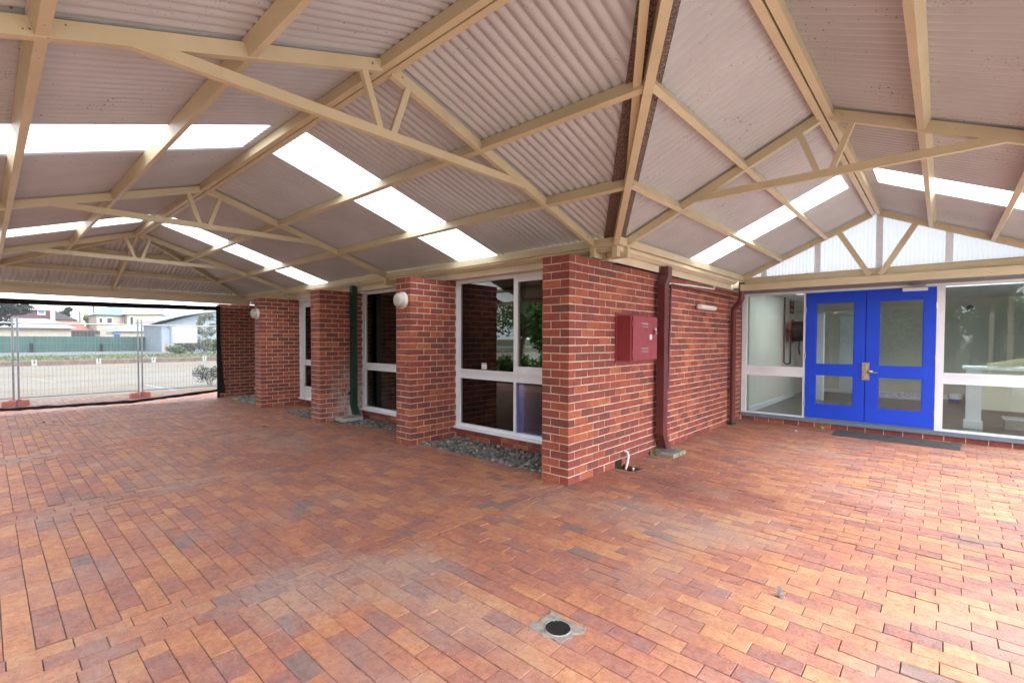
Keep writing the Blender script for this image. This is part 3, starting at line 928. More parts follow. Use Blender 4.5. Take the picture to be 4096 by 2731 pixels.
# eave beams
for p0, p1, n in (((XHE, YE, ZE), (XE, YE, ZE), nNL), ((XE, YE, ZE + .002), (XE, GAB, ZE + .002), nNR), ((XHE, YO, ZE), (XO, YO, ZE), nFL), ((XO, YO, ZE + .002), (XO, GAB, ZE + .002), nFR), ((XHE, YO, ZE + .004), (XHE, YE, ZE + .004), nH)):
    mb = MB(); mb.beam(p0, p1, BW, .085, (0, 0, 1), off=-.002); part('eave_beam', mb)
# valley (two members) and hips
mb = MB(); mb.beam((XE - .035, YE + .02, ZE - .012), (XR, YR, ZR - .012), .06, .10); part('valley_rafter', mb)
d_ = Vector((XR - XE, YR - YE, 0)).normalized(); sd_ = Vector((d_.y, -d_.x, 0))
q0 = Vector((XE, YE, ZE)).lerp(Vector((XR, YR, ZR)), .38); q1 = Vector((XR, YR, ZR))
mb = MB(); mb.beam(q0 + sd_ * .02 + Vector((0, 0, .03)), q1 + sd_ * .14 + Vector((0, 0, .06)), .05, .06); part('valley_rafter', mb)
for a, b in (((XO, YO, ZE), (XR, YR, ZR)), ((XHE, YE, ZE + .003), (XH, YR, ZR)), ((XHE, YO, ZE + .003), (XH, YR, ZR))):
    mb = MB(); mb.beam(a, b, BW, BD, off=.0); part('hip_rafter', mb)
# brackets from the eave beam down and back to the fascia
def bracket_y(x):
    mb = MB()
    mb.box(x - .025, x + .025, YE - .025, YE + .025, 2.432, ZE - .003)
    mb.box(x - .022, x + .022, YE + .0255, .695, 2.432, 2.488)
    mb.box(x - .045, x + .09, .690, .6985, 2.425, 2.485)
    part('bracket', mb)
for x in (-.053, -4.148, -8.037): bracket_y(x)
mb = MB()
mb.box(XE - .025, XE + .025, .70, .75, 2.425, ZE - .003); mb.box(.052, XE - .0255, .703, .747, 2.425, 2.488); mb.box(.0465, .053, .69, .80, 2.42, 2.485)
part('bracket', mb)
mb = MB()
c0 = Vector((XE - .035, YE + .02, 0))
mb.box(c0.x - .03, c0.x + .03, c0.y - .03, c0.y + .03, 2.415, ZE - .014)
mb.beam((c0.x - .03, c0.y + .03, 2.43), (.05, .69, 2.43), .05, .05)
part('bracket', mb)
def bolts(pts, axis, r=.009):
    for p in pts:
        mb = MB(); mb.rev(p, axis, [(.001, .008), (r * .8, .008), (r, .006), (r, 0)], 6, 0, False)
        part('bolt', mb, M['galv'])
for x in (-.053, -4.148, -8.037):
    bolts([(x + .07, .6895, 2.44), (x + .07, .6895, 2.47)], (0, -1, 0))
    bolts([(x + .0235, YE - .16, zL(YE - .16) + .04), (x + .0235, YR + .12, zL(YR + .12) + .045), (x + .0235, YR - .12, zL(YR - .12) + .045)], (1, 0, 0), .008)
for y in (.722,):
    bolts([(XE + .16, y - .0235, zR_(XE + .16) + .04), (XR - .12, y - .0235, zR_(XR - .12) + .045), (XR + .12, y - .0235, zR_(XR + .12) + .045)], (0, -1, 0), .008)
for k in range(8):
    bolts([(.45 + k * .47, GAB - .0305 + .08, 2.555)], (0, -1, 0), .007)
# corrugated sheeting
def corr(name, mat, u0, u1, ax, lo, hi, zf, pitch=.082, amp=.0125, lift=.115, label=None, nper=10):
    # ax: axis across the corrugations; lo/hi(u): ends of the sheet along the slope; zf(s): frame plane
    mb = MB(); n = max(2, int((u1 - u0) / pitch * nper)); vv = []; ff = []
    K = 3
    for i in range(n + 1):
        u = u0 + (u1 - u0) * i / n
        a, b = lo(u), hi(u)
        if b < a: b = a
        dz = amp * (1 - 2 * abs(math.cos(math.pi * u / pitch)) ** .85)
        for k in range(K + 1):
            s = a + (b - a) * k / K
            z = zf(s, u) + lift + dz
            vv.append((u, s, z) if ax == 'x' else (s, u, z))
    for i in range(n):
        for k in range(K):
            p = i * (K + 1) + k
            ff.append((p, p + 1, p + K + 2, p + K + 1))
    mb.add(vv, ff, 0, True)
    return part(name, mb, mat, label=label)
vm = (YE - YR) / (XR - XE)
def top_y_near(u):            # upper limit (towards ridge is lower y): returns y where near slope starts
    if u < XH: return YR + (XH - u) * (YE - YR) / (XH - XHE)
    return YR
EVN = YE + .075
def lo_near(u): return max(YR + .012, top_y_near(u))
def hi_near(u):
    if u > XE - .09: return min(EVN, YE - (u - XE + .09) * vm - .02)
    return EVN
def hi_far(u):
    if u < XH: return YR - (XH - u) * (YR - YO) / (XH - XHE)
    if u > XR: return YR - (u - XR) * (YR - YO) / (XO - XR)
    return YR - .012
EVF = YO - .08
SKN = [(-2.35, -1.56), (-7.02, -6.23)]
def sheets(u0, u1, ax, lo, hi, zf, gaps, skyname, label):
    prev = u0
    for a, b, s0, s1, sl in gaps:
        corr('roof_sheet', M['sheet'], prev, a, ax, lo, hi, zf)
        if s0 is not None: corr('roof_sheet', M['sheet'], a, b, ax, lo, lambda u: s0, zf)
        if s1 is not None: corr('roof_sheet', M['sheet'], a, b, ax, lambda u: s1, hi, zf)
        corr('skylight_sheet', M['skylight'], a - .02, b + .02, ax, (lambda u: s0 - .01) if s0 is not None else lo, (lambda u: s1 + .01) if s1 is not None else hi, zf, lift=.124, label=sl)
        prev = b
    corr('roof_sheet', M['sheet'], prev, u1, ax, lo, hi, zf, label=label)
zfL = lambda s, u: zL(s)
zfR = lambda s, u: zR_(s)
sheets(XHE - .02, XR - .02, 'x', lo_near, hi_near, zfL, [(-7.02, -6.23, YR + .13, None, 'clear roof strip far along the building side of the left wing'), (-2.35, -1.56, YR + .13, None, 'wide clear roof strip above the near window')], None, 'building side slope of the left wing')
sheets(XHE - .02, XO + .05, 'x', lambda u: EVF, hi_far, zfL, [(-7.02, -6.23, None, YR - .13, 'clear roof strip far along the open side of the left wing'), (-2.42, -1.63, None, YR - .13, 'clear roof strip on the open side of the left wing')], None, 'open side slope of the left wing')
EVR = XE - .075
def lo_nr(u):
    if u < YE + .09: return max(EVR, XE + (YE + .09 - u) / vm + .02)
    return EVR
sheets(YR + .02, GAB + .20, 'y', lo_nr, lambda u: XR - .012, zfR, [(2.53, 3.20, None, XR - .14, 'clear roof strip on the brick wall side of the right wing')], None, 'brick wall side slope of the right wing')
def lo_fr(u):
    if u < YR: return XR + (YR - u) * (XO - XR) / (YR - YO)
    return XR + .012
sheets(YO - .06, GAB + .20, 'y', lo_fr, lambda u: XO + .08, zfR, [(2.50, 3.17, XR + .16, None, 'clear roof strip on the open side of the right wing')], None, 'open side slope of the right wing')
corr('roof_sheet', M['sheet'], YO - .05, YE + .05, 'y', lambda u: XHE - .10, lambda u: XH - (abs(u - YR) * (XH - XHE) / ((YE - YR) if u > YR else (YR - YO))), lambda s, u: zH(s), label='hip end slope above the shade cloth')
# ridge and hip capping over the sheet ends
def cap(p0, p1, na, nb, w_=.16):
    mb = MB()
    p0, p1 = Vector(p0), Vector(p1); d = (p1 - p0).normalized()
    for n in (na, nb):
        n = Vector(n).normalized(); s = d.cross(n).normalized()
        if s.z > 0: s = -s
        v = [p0, p1, p1 + s * w_, p0 + s * w_]
        mb.add(v + [q + Vector((0, 0, .004)) for q in v], [(0, 1, 2, 3), (7, 6, 5, 4), (0, 4, 5, 1), (2, 6, 7, 3)])
    part('ridge_cap', mb, M['sheet_grey'])
L_ = .135
cap((XH - .05, YR, ZR + L_), (XR + .05, YR, ZR + L_), nNL, nFL); cap((XR, YR - .05, ZR + L_), (XR, GAB + .22, ZR + L_), nNR, nFR)
cap((XHE, YE, ZE + L_), (XH, YR, ZR + L_), nNL, nH); cap((XHE, YO, ZE + L_), (XH, YR, ZR + L_), nFL, nH); cap((XO, YO, ZE + L_), (XR, YR, ZR + L_), nFL, nFR)
# valley gutter with speckled foam infill
mb = MB()
nv = Vector((XE, YE, 0))
A, B_ = Vector((XE - .08, YE + .10, zL(YE + .1) + .085)), Vector((XR, YR, ZR + .085))
dv = (B_ - A).normalized(); sv_ = Vector((dv.y, -dv.x, 0)).normalized()
for s, wd in ((1, .135), (-1, .095)):
    v = [A, B_, B_ + sv_ * s * wd + Vector((0, 0, .028)), A + sv_ * s * wd + Vector((0, 0, .028))]
    mb.add(v + [q + Vector((0, 0, .003)) for q in v], [(0, 1, 2, 3), (7, 6, 5, 4), (2, 6, 7, 3)])
part('valley_gutter', mb, M['foam'], label='dark speckled valley strip where the two roofs meet')
# gable cladding and its studs
mb = MB(); n = 260; vv = []; ff = []
for i in range(n + 1):
    x = XE - .05 + (XO + .1 - XE) * i / n
    y = GAB + .115 + .006 * math.sin(2 * math.pi * x / .05)
    vv += [(x, y, 2.53), (x, y, max(2.54, zR_(x) + .10))]
    if i < n: ff.append((2 * i, 2 * i + 1, 2 * i + 3, 2 * i + 2))
mb.add(vv, ff, 0, True)
part('gable_cladding', mb, M['gable_sheet'], label='white translucent cladding of the gable above the doors')
for x in (.575, 1.355, 2.14, 2.91, 3.69):
    mb = MB(); mb.box(x - .04, x + .04, GAB + .052, GAB + .10, 2.594, zR_(x) + .04)
    part('gable_stud', mb, M['alum'])
# outer posts
for x, y in ((-.053, YO), (-4.148, YO), (-8.037, YO), (XHE, YO), (XO, YO), (XO, .722), (XO, GAB - .05)):
    mb = MB(); mb.box(x - .045, x + .045, y - .045, y + .045, -.02, ZE - .004)
    part('post', mb)
# band above the shade cloth at the hip end
mb = MB(); mb.box(XHE - .075, XHE - .03, YO, YE + .15, 2.395, ZE + .06)
part('end_fascia', mb, M['fascia'])

# ------------------------------------------------------------------ drainage and services on the brick wall
def rect_pipe(pts, hx, hy, mb=None):
    mb = mb or MB(); vv = []; ff = []
    for p in pts:
        vv += [(p[0] - hx, p[1] - hy, p[2]), (p[0] + hx, p[1] - hy, p[2]), (p[0] + hx, p[1] + hy, p[2]), (p[0] - hx, p[1] + hy, p[2])]
    for i in range(len(pts) - 1):
        for k in range(4):
            ff.append((i * 4 + k, i * 4 + (k + 1) % 4, i * 4 + 4 + (k + 1) % 4, i * 4 + 4 + k))
    ff += [(3, 2, 1, 0), tuple(len(vv) - 4 + k for k in range(4))]
    mb.add(vv, ff); return mb
t = empty('downpipe', (.1, 2.0, 0), 'square maroon downpipe with a kicked out foot, right of the meter box', 'downpipe')
build('pipe', rect_pipe([(.10, 2.11, .06), (.10, 2.003, .26), (.10, 2.003, 2.23), (.10, 2.10, 2.37), (.10, 2.10, 2.494)], .05, .062), M['maroon'], t)
for z in (.36, .52, 1.30):
    mb = rect_pipe([(.10, 2.003, z), (.10, 2.003, z + .004)], .0515, .0635); build('joint', mb, M['maroon'], t)
mb = MB(); mb.box(.001, .05, 1.965, 2.041, 2.06, 2.10); build('pipe_bracket', mb, M['maroon'], t)
t = empty('downpipe', (.08, 4.95, 0), 'round maroon downpipe in the inner corner beside the entrance', 'downpipe')
mb = MB(); mb.tube([(.23, 4.88, 2.52), (.23, 4.88, 2.24), (.21, 4.89, 2.20), (.10, 4.945, 2.09), (.08, 4.955, 2.05), (.08, 4.955, .01)], .048, 16)
build('pipe', mb, M['maroon'], t)
mb = MB(); mb.tube([(.08, 4.955, -.01), (.08, 4.955, .045)], .062, 16); build('ground_socket', mb, M['green'], t)
for z in (.60, 1.82):
    mb = MB(); mb.box(.001, .035, 4.90, 5.0, z, z + .035); build('pipe_bracket', mb, M['maroon'], t)
t = empty('downpipe', (-5.385, .625, 0), 'dark green square downpipe against the salt stained pier', 'downpipe')
build('pipe', rect_pipe([(-5.30, .62, .10), (-5.385, .625, .27), (-5.385, .625, 2.51)], .05, .05), M['green'], t)
for z in (.46, 1.98):
    mb = MB(); mb.box(-5.448, -5.40, .54, .5745, z, z + .06); build('pipe_bracket', mb, M['green'], t)
t = empty('splash_block', (-5.22, .45, 0), 'pale concrete drain surround at the foot of the green downpipe', 'drain')
mb = MB(); mb.box(-5.42, -5.12, .27, .31, -.03, .075); mb.box(-5.42, -5.12, .62, .66, -.03, .075); mb.box(-5.16, -5.12, .3105, .6195, -.03, .0745); mb.box(-5.42, -5.38, .3105, .6195, -.03, .0745)
build('rim', mb, M['pale_concrete'], t)
mb = MB(); mb.box(-5.379, -5.161, .311, .619, -.03, .045); build('grate', mb, M['soil'], t)
# grated pit under the maroon pipe
t = empty('drain_pit', (.18, 2.04, 0), 'mossy square concrete pit with a blue grey grate below the maroon downpipe', 'drain')
mb = MB(); x0, x1, y0, y1 = .02, .335, 1.84, 2.255
mb.box(x0, x1, y0, y0 + .045, -.04, .045); mb.box(x0, x1, y1 - .045, y1, -.04, .045); mb.box(x0, x0 + .045, y0 + .0455, y1 - .0455, -.04, .0445); mb.box(x1 - .045, x1, y0 + .0455, y1 - .0455, -.04, .0445)
def mossy():
    n = NT('mossy_concrete')
    c = n.mix(n.mapr(n.noise(9, 4), .45, .6), (.30, .28, .24), (.07, .14, .03))
    n.pbr(c, .95, 0, n.bump(n.noise(60, 4), .5, .004)); return n.mat
build('rim', mb, mossy(), t)
mb = MB()
for k in range(9): mb.box(x0 + .048 + k * .0255, x0 + .056 + k * .0255, y0 + .048, y1 - .048, .026, .038)
for k in range(13): mb.box(x0 + .047, x1 - .047, y0 + .05 + k * .0255, y0 + .057 + k * .0255, .024, .0365)
build('grate', mb, M['galv'], t)
mb = MB(); mb.box(x0 + .046, x1 - .046, y0 + .046, y1 - .046, -.04, -.01); build('pit_floor', mb, M['black'], t)

def wire(name, pts, r, mat, label, cat, n=8):
    mb = MB(); mb.tube(pts, r, n); return build(name, mb, mat, origin=pts[0], label=label, cat=cat)
wire('water_pipe', [(.03, 2.345, .84), (.03, 2.403, 2.26), (.03, 2.415, 2.285), (.03, 2.44, 2.292), (.03, 4.83, 2.285)], .017, M['maroon'], 'thin maroon pipe running along the top of the brick wall', 'pipe')
wire('conduit', [(.018, 2.36, 2.30), (.018, 3.1, 2.335), (.018, 4.10, 2.362), (.018, 4.15, 2.372), (.018, 4.155, 2.39), (.018, 4.12, 2.40)], .013, M['whiteplastic'], 'short white conduit with a hooked end under the fascia', 'conduit')
wire('conduit_stub', [(.012, 1.16, .165), (.05, 1.17, .155), (.065, 1.165, .10), (.06, 1.15, .03), (.055, 1.10, -.07)], .014, M['whiteplastic'], 'bent white conduit coming out of the hole at the wall foot', 'conduit')
wire('conduit_stub', [(.19, 1.06, -.08), (.19, 1.045, -.005), (.2, 1.04, .012)], .012, M['whiteplastic'], 'short dirty pipe stub inside the missing paver hole', 'pipe')
mb = MB()
for k in range(26):
    rr = random.Random(k + 60)
    p = Vector((rr.uniform(-.06, .2), rr.uniform(.97, 1.12), -.075 + rr.uniform(0, .03)))
    mb.rev(p, (0, 0, 1), [(.001, -.02), (.03, -.012), (.034, .004), (.018, .022), (.001, .026)], 7)
mb.box(-.07, -.001, .957, 1.118, -.06, .076)  # dark block in place of the shade inside the missing brick's recess
build('soil', mb, M['soil'], kind='stuff', label='loose dark soil and a dark shade block in the hole at the wall foot')

# meter box
t = empty('meter_box', (0.1, 1.28, 1.25), 'maroon steel meter box fixed to the brick wall', 'meter box')
mb = MB(); mb.box(.001, .012, .93, 1.72, 1.235, 1.835)
build('back_plate', mb, M['maroonbox'], t)
mb = MB(); mb.box(.0125, .19, .955, 1.60, 1.27, 1.80)
build('body', mb, M['maroonbox'], t)
mb = MB(); mb.box(.193, .207, .982, 1.605, 1.278, 1.792); mb.box(.1905, .1925, .985, 1.6, 1.282, 1.788)
door = build('door', mb, M['maroonbox'], t)
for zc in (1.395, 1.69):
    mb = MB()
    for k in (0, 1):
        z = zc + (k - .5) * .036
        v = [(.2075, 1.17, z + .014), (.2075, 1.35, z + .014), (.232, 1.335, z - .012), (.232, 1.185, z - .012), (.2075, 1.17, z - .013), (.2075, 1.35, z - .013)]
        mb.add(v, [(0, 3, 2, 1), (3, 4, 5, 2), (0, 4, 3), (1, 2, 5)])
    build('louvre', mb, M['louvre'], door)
mb = MB(); mb.rev((.2075, 1.435, 1.55), (1, 0, 0), [(.001, .0015), (.032, .0015), (.034, 0)], 20)
mb.rev((.209, 1.435, 1.555), (1, 0, 0), [(.001, .001), (.012, .001), (.013, 0)], 14, 1)
build('sticker', mb, [M['white'], M['ink']], door)
for z in (1.36, 1.70):
    mb = MB(); mb.tube([(.196, .978, z - .035), (.196, .978, z + .035)], .007, 8); build('hinge', mb, M['maroonbox'], t)
t = empty('padlock', (.235, 1.515, 1.60), 'small steel padlock hanging on the meter box door', 'padlock')
mb = MB(); mb.box(.222, .242, 1.495, 1.535, 1.585, 1.635); build('lock_body', mb, M['steel'], t)
mb = MB(); mb.tube([(.232, 1.50, 1.635), (.232, 1.50, 1.655), (.232, 1.507, 1.668), (.232, 1.523, 1.668), (.232, 1.53, 1.655), (.232, 1.53, 1.635)], .0045, 8); mb.tube([(.207, 1.515, 1.66), (.238, 1.515, 1.66)], .010, 10)
build('shackle', mb, M['steel'], t)

# batten light
t = empty('batten_light', (.05, 3.72, 2.03), 'short white tube light fixed on the brick wall', 'wall light')
mb = MB(); mb.box(.001, .035, 3.40, 4.03, 2.0, 2.065); mb.rev((.02, 3.385, 2.03), (1, 0, 0), [(.012, -.012), (.016, 0), (.012, .012)], 10)
build('base', mb, M['galv'], t)
def diffuser():
    n = NT('frosted_diffuser'); n.pbr((.80, .79, .77), .35); return n.mat
mb = MB()
prof = [(.036, -.035), (.085, -.033), (.105, -.012), (.105, .016), (.085, .034), (.036, .036)]
v = [(x, 3.37, 2.032 + z) for x, z in prof] + [(x, 4.02, 2.032 + z) for x, z in prof]
mb.add(v, [(i, i + 1, 7 + i, 6 + i) for i in range(5)] + [(0, 5, 4, 3, 2, 1), (6, 7, 8, 9, 10, 11)])
build('diffuser', mb, diffuser(), t)
# bulkhead lamps
t = empty('bulkhead_lamp', (-2.895, 0, 2.07), 'round white bulkhead lamp on the pier nearest the wide window', 'wall lamp', 'bulkhead lamps')
mb = MB(); mb.rev((-2.895, -.001, 2.07), (0, -1, 0), [(.001, 0), (.118, 0), (.12, .008), (.12, .038), (.112, .045), (.001, .045)], 32)
build('base', mb, M['whiteplastic'], t)
def lampglass():
    n = NT('ribbed_lamp_glass')
    v = n.n('ShaderNodeTexWave'); v.wave_type = 'BANDS'; v.inputs['Scale'].default_value = 40
    n.l(n.pos.outputs['Position'], v.inputs['Vector'])
    n.pbr((.50, .49, .45), .12, 0, n.bump(v.outputs['Fac'], .5, .004)); return n.mat
mb = MB(); mb.rev((-2.895, -.0455, 2.07), (0, -1, 0), [(.103, 0), (.104, .035), (.095, .062), (.07, .078), (.035, .083), (.001, .084)], 32)
build('glass_dome', mb, lampglass(), t)
dup(t, (-8.34, 0, 2.06), 'small round white bulkhead lamp on the farthest pier')

# ------------------------------------------------------------------ entrance
E = empty('entrance_frame', (1.93, YD, 0), 'white timber frame with glass side panels either side of the blue doors', 'door frame')
y0, y1 = YD, YD + .09
mb = MB()
mb.box(.015, .095, y0, y1, .145, 2.385)
mb.box(1.035, 1.066, y0 - .003, y1, .145, 2.34)
mb.box(2.792, 2.885, y0 - .003, y1, .145, 2.34)
mb.box(.0955, 5.2, y0, y1, 2.345, 2.385)
mb.box(.0955, 1.0345, y0, y1, .145, .168); mb.box(2.8855, 5.2, y0, y1, .145, .172)
mb.box(4.55, 4.64, y0 - .003, y1, .172, 2.345)
build('frame', mb, M['pinkwhite'], E)
mb = MB(); mb.box(.0955, 1.0345, y0 + .004, y1, .862, .985); mb.box(.0955, 1.0345, y0 - .008, y1, .984, 1.035)
build('transom', mb, M['pinkwhite'], E)
mb = MB(); mb.box(2.8855, 4.5495, y0 + .004, y1, .865, .985); mb.box(2.8855, 4.5495, y0 - .008, y1, .984, 1.03)
build('transom', mb, M['pinkwhite'], E)
for a, b, z0, z1 in ((.0955, 1.0345, 1.035, 2.345), (.0955, 1.0345, .168, .862), (2.8855, 4.5495, 1.03, 2.345), (2.8855, 4.5495, .172, .865)):
    pane_box('pane', a, b, z0, z1, y0 + .045, E, M['glass'])
mb = MB(); mb.box(.012, 5.2, y0 - .055, y1 + .02, .085, .1448)
build('sill', mb, M['bluegrey'], E)
mb = MB(); mb.box(.015, 5.2, y0 + .002, y1 + .02, 2.386, 2.431); build('head_board', mb, M['grey'], E)
mb = MB(); mb.box(4.6405, 5.2, y0, y1, .172, 2.345); build('end_panel', mb, M['pinkwhite'], E)

def blue_door(x0, x1, gx0, gx1, label):
    t = empty('blue_door', ((x0 + x1) / 2, YD, .15), label, 'door', 'pair of blue entrance doors')
    ya, yb = YD - .012, YD + .034
    mb = MB()
    mb.box(x0, gx0, ya, yb, .168, 2.338); mb.box(gx1, x1, ya, yb, .168, 2.338)
    for z0, z1 in ((2.16, 2.338), (.924, 1.10), (.168, .405)): mb.box(gx0, gx1, ya, yb, z0, z1)
    build('leaf', mb, M['blue'], t)
    mb = MB(); q = .012
    for z0, z1 in ((1.10, 2.16), (.405, .924)):
        mb.box(gx0, gx0 + q, ya + .008, yb - .008, z0, z1); mb.box(gx1 - q, gx1, ya + .008, yb - .008, z0, z1)
        mb.box(gx0 + q, gx1 - q, ya + .008, yb - .008, z0, z0 + q); mb.box(gx0 + q, gx1 - q, ya + .008, yb - .008, z1 - q, z1)
    build('glazing_bead', mb, M['blue'], t)
    for z0, z1 in ((1.10 + q, 2.16 - q), (.405 + q, .924 - q)):
        pane_box('pane', gx0 + q, gx1 - q, z0, z1, (ya + yb) / 2, t, M['glass'])
    return t
dl = blue_door(1.072, 1.922, 1.224, 1.772, 'left blue door leaf with two glass panels and three hinges')
dr = blue_door(1.934, 2.788, 2.098, 2.645, 'right blue door leaf carrying the steel lever lock and white closer')
for z in (.42, 1.25, 2.05):
    mb = MB(); mb.tube([(1.069, YD - .014, z - .05), (1.069, YD - .014, z + .05)], .008, 8); build('hinge', mb, M['steel'], dl)
for z in (.42, 1.25, 2.05):
    mb = MB(); mb.tube([(2.790, YD - .014, z - .05), (2.790, YD - .014, z + .05)], .008, 8); build('hinge', mb, M['steel'], dr)
mb = MB(); mb.box(1.905, 1.95, YD + .0345, YD + .05, .168, 2.338); build('rebate', mb, M['blue'], dr)
mb = MB()
ya = YD - .0125
mb.box(1.885, 1.985, ya - .012, ya, .866, 1.154); mb.box(1.905, 1.952, ya - .034, ya - .0125, .905, 1.115)
mb.box(1.888, 1.982, ya - .02, ya - .0125, 1.118, 1.15); mb.box(1.888, 1.982, ya - .02, ya - .0125, .87, .90)
build('lock_plate', mb, M['steel'], dr)
mb = MB(); mb.rev((1.995, ya, 1.005), (0, -1, 0), [(.001, 0), (.042, 0), (.044, .02), (.036, .05), (.018, .062), (.001, .064)], 18)
mb.tube([(1.995, ya - .055, 1.0), (2.03, ya - .062, .998), (2.105, ya - .06, .993)], [.017, .012, .009], 10)
build('lever', mb, M['steel'], dr)
mb = MB(); mb.box(2.385, 2.685, YD - .06, YD - .013, 2.285, 2.335)
cl = build('door_closer', mb, M['white'], dr)
mb = MB(); mb.beam((2.52, YD - .05, 2.337), (2.66, YD - .16, 2.350), .02, .008); mb.beam((2.66, YD - .16, 2.359), (2.46, YD - .02, 2.375), .02, .008)
build('closer_arm', mb, M['galv'], cl)

# mat
def mat_():
    mb = MB(); n = 34; vv = []; ff = []
    P = [(1.565, 5.60), (3.10, 5.525), (3.065, 4.95), (1.56, 5.05)]
    P = [(1.561, 5.605), (3.106, 5.537), (3.069, 4.96), (1.569, 5.03)]
    for i in range(n * 2 + 1):
        t_ = i / (n * 2)
        a = Vector((*P[0], 0)).lerp(Vector((*P[3], 0)), t_); b = Vector((*P[1], 0)).lerp(Vector((*P[2], 0)), t_)
        h = .010 if i % 2 else .0065
        for k in range(9):
            p = a.lerp(b, k / 8)
            vv.append((p.x, p.y, h + .003 * math.sin(k * 1.3 + 1)))
    for i in range(n * 2):
        for k in range(8):
            q = i * 9 + k; ff.append((q, q + 9, q + 10, q + 1))
    mb.add(vv, ff)
    build('door_mat', mb, M['rubber'], origin=(2.3, 5.3, 0), label='long dark grey ribbed rubber mat in front of the blue doors', cat='mat')
mat_()

# ------------------------------------------------------------------ lobby inside
LB = empty('lobby_room', (2.3, 5.8, .1), 'bright white lobby behind the blue doors', 'room')
mb = MB(); mb.box(.05, .12, 5.77, 9.55, .0, 2.55); build('painted_brick_wall', mb, M['lobbybrick'], LB)
mb = MB(); mb.box(.05, .12, 9.55, 11.3, 2.25, 2.55); mb.box(.05, 5.2, 11.3, 11.4, 0, 2.55); mb.box(5.2, 5.28, 5.77, 11.4, 0, 2.55); mb.box(-.3, .049, 9.0, 11.3, 0, 2.55); build('room_walls', mb, M['lobbywall'], LB)
mb = MB(); mb.box(.05, 5.2, 5.77, 11.3, .02, .12); build('room_floor', mb, M['tiles'], LB)
mb = MB(); mb.box(.1205, .134, 5.78, 9.55, .1205, .22); mb.box(.13, 5.1, 11.285, 11.2995, .1205, .22); build('skirting', mb, M['white'], LB)
mb = MB(); mb.box(.05, .5, 5.77, 11.3, 2.50, 2.545); mb.box(4.6, 5.2, 5.77, 11.3, 2.50, 2.545); mb.box(.5005, 4.5995, 5.77, 5.85, 2.50, 2.545); mb.box(.5005, 4.5995, 7.85, 11.3, 2.50, 2.545); build('room_ceiling', mb, M['white'], LB)
# hose reel
HR = empty('fire_hose_reel', (.3, 8.75, 1.7), 'red fire hose reel with black hose on the white lobby wall', 'hose reel')
ax = Vector((1, .0, 0))
for x in (.22, .50):
    mb = MB(); mb.rev((x, 8.75, 1.72), ax, [(.02, 0), (.27, 0), (.285, .004), (.285, .020), (.27, .024), (.02, .024)], 28); build('flange', mb, M['red'], HR)
mb = MB(); prof = [(.05, 0)]
for k in range(9): prof += [(.225, .004 + k * .029), (.238, .012 + k * .029), (.238, .020 + k * .029), (.225, .028 + k * .029)]
prof += [(.05, .262)]
mb.rev((.239, 8.75, 1.72), ax, prof, 28); build('hose_coil', mb, M['hose'], HR)
mb = MB(); mb.tube([(.12, 8.75, 1.72), (.54, 8.75, 1.72)], .025, 10); mb.tube([(.16, 8.30, 2.5), (.16, 8.30, 1.0), (.20, 8.34, .97), (.24, 8.50, .97), (.24, 8.53, 1.02), (.24, 8.55, 1.5)], .018, 8); build('supply_pipe', mb, M['maroon'], HR)
mb = MB(); mb.tube([(.40, 8.62, 1.50), (.40, 8.60, 1.28), (.42, 8.60, 1.18)], .014, 8); mb.tube([(.40, 8.55, 1.27), (.40, 8.66, 1.27)], .009, 8); build('nozzle', mb, M['hose'], HR)
def text_mesh(name, body, size, mat, parent, loc, rot):
    cu = bpy.data.curves.new(name, 'FONT'); cu.body = body; cu.size = size; cu.extrude = .0008; cu.align_x = 'CENTER'; cu.align_y = 'CENTER'
    tmp = bpy.data.objects.new(name, cu); COL.objects.link(tmp)
    me = bpy.data.meshes.new_from_object(tmp.evaluated_get(bpy.context.evaluated_depsgraph_get()))
    bpy.data.objects.remove(tmp)
    me.materials.append(mat)
    o = bpy.data.objects.new(name, me); COL.objects.link(o); o.parent = parent
    o0 = Vector((0, 0, 0)); p = parent
    while p is not None: o0 += p.location; p = p.parent
    o.location = Vector(loc) - o0; o.rotation_euler = rot
    return o
mb = MB(); mb.box(.1205, .124, 8.96, 9.40, 2.16, 2.46)
sg = build('fire_sign', mb, M['redsign'], origin=(.12, 9.2, 2.16), label='dark red fire hose reel sign with white letters above the reel', cat='sign')
text_mesh('sign_lettering', 'FIRE', .085, M['white'], sg, (.1245, 9.18, 2.385), (R(90), 0, R(90)))
text_mesh('sign_lettering', 'HOSE REEL', .072, M['white'], sg, (.1245, 9.18, 2.24), (R(90), 0, R(90)))
# loose inner doors and the counter
def inner_door(p0, p1, label, knob):
    t = empty('inner_door', (p0[0], p0[1], .12), label, 'door')
    mb = MB(); mb.beam((p0[0], p0[1], .125), (p1[0], p1[1], .125), .04, 2.02); build('leaf', mb, M['white'], t)
    mb = MB(); q = Vector((*p0, 1.1)).lerp(Vector((*p1, 1.1)), knob); mb.rev(q + Vector((0, -.02, 0)), (0, -1, 0), [(.012, 0), (.012, .03), (.03, .04), (.032, .055), (.018, .068), (.001, .07)], 14); build('knob', mb, M['galv'], t)
inner_door((.42, 9.30), (.83, 8.98), 'white inner door standing open in the lobby', .1)
inner_door((.83, 11.27), (1.60, 11.27), 'closed white door in the back wall of the lobby', .85)
t = empty('reception_counter', (4.0, 7.0, .12), 'cream reception counter with a white corner post inside the lobby', 'counter')
mb = MB(); mb.box(3.16, 3.34, 6.50, 6.66, .125, 1.06); mb.box(3.14, 3.36, 6.48, 6.68, .1205, .24); build('corner_post', mb, M['white'], t)
mb = MB(); mb.box(3.345, 5.15, 6.60, 6.64, .42, 1.06); build('front_panel', mb, M['lobbywall'], t)
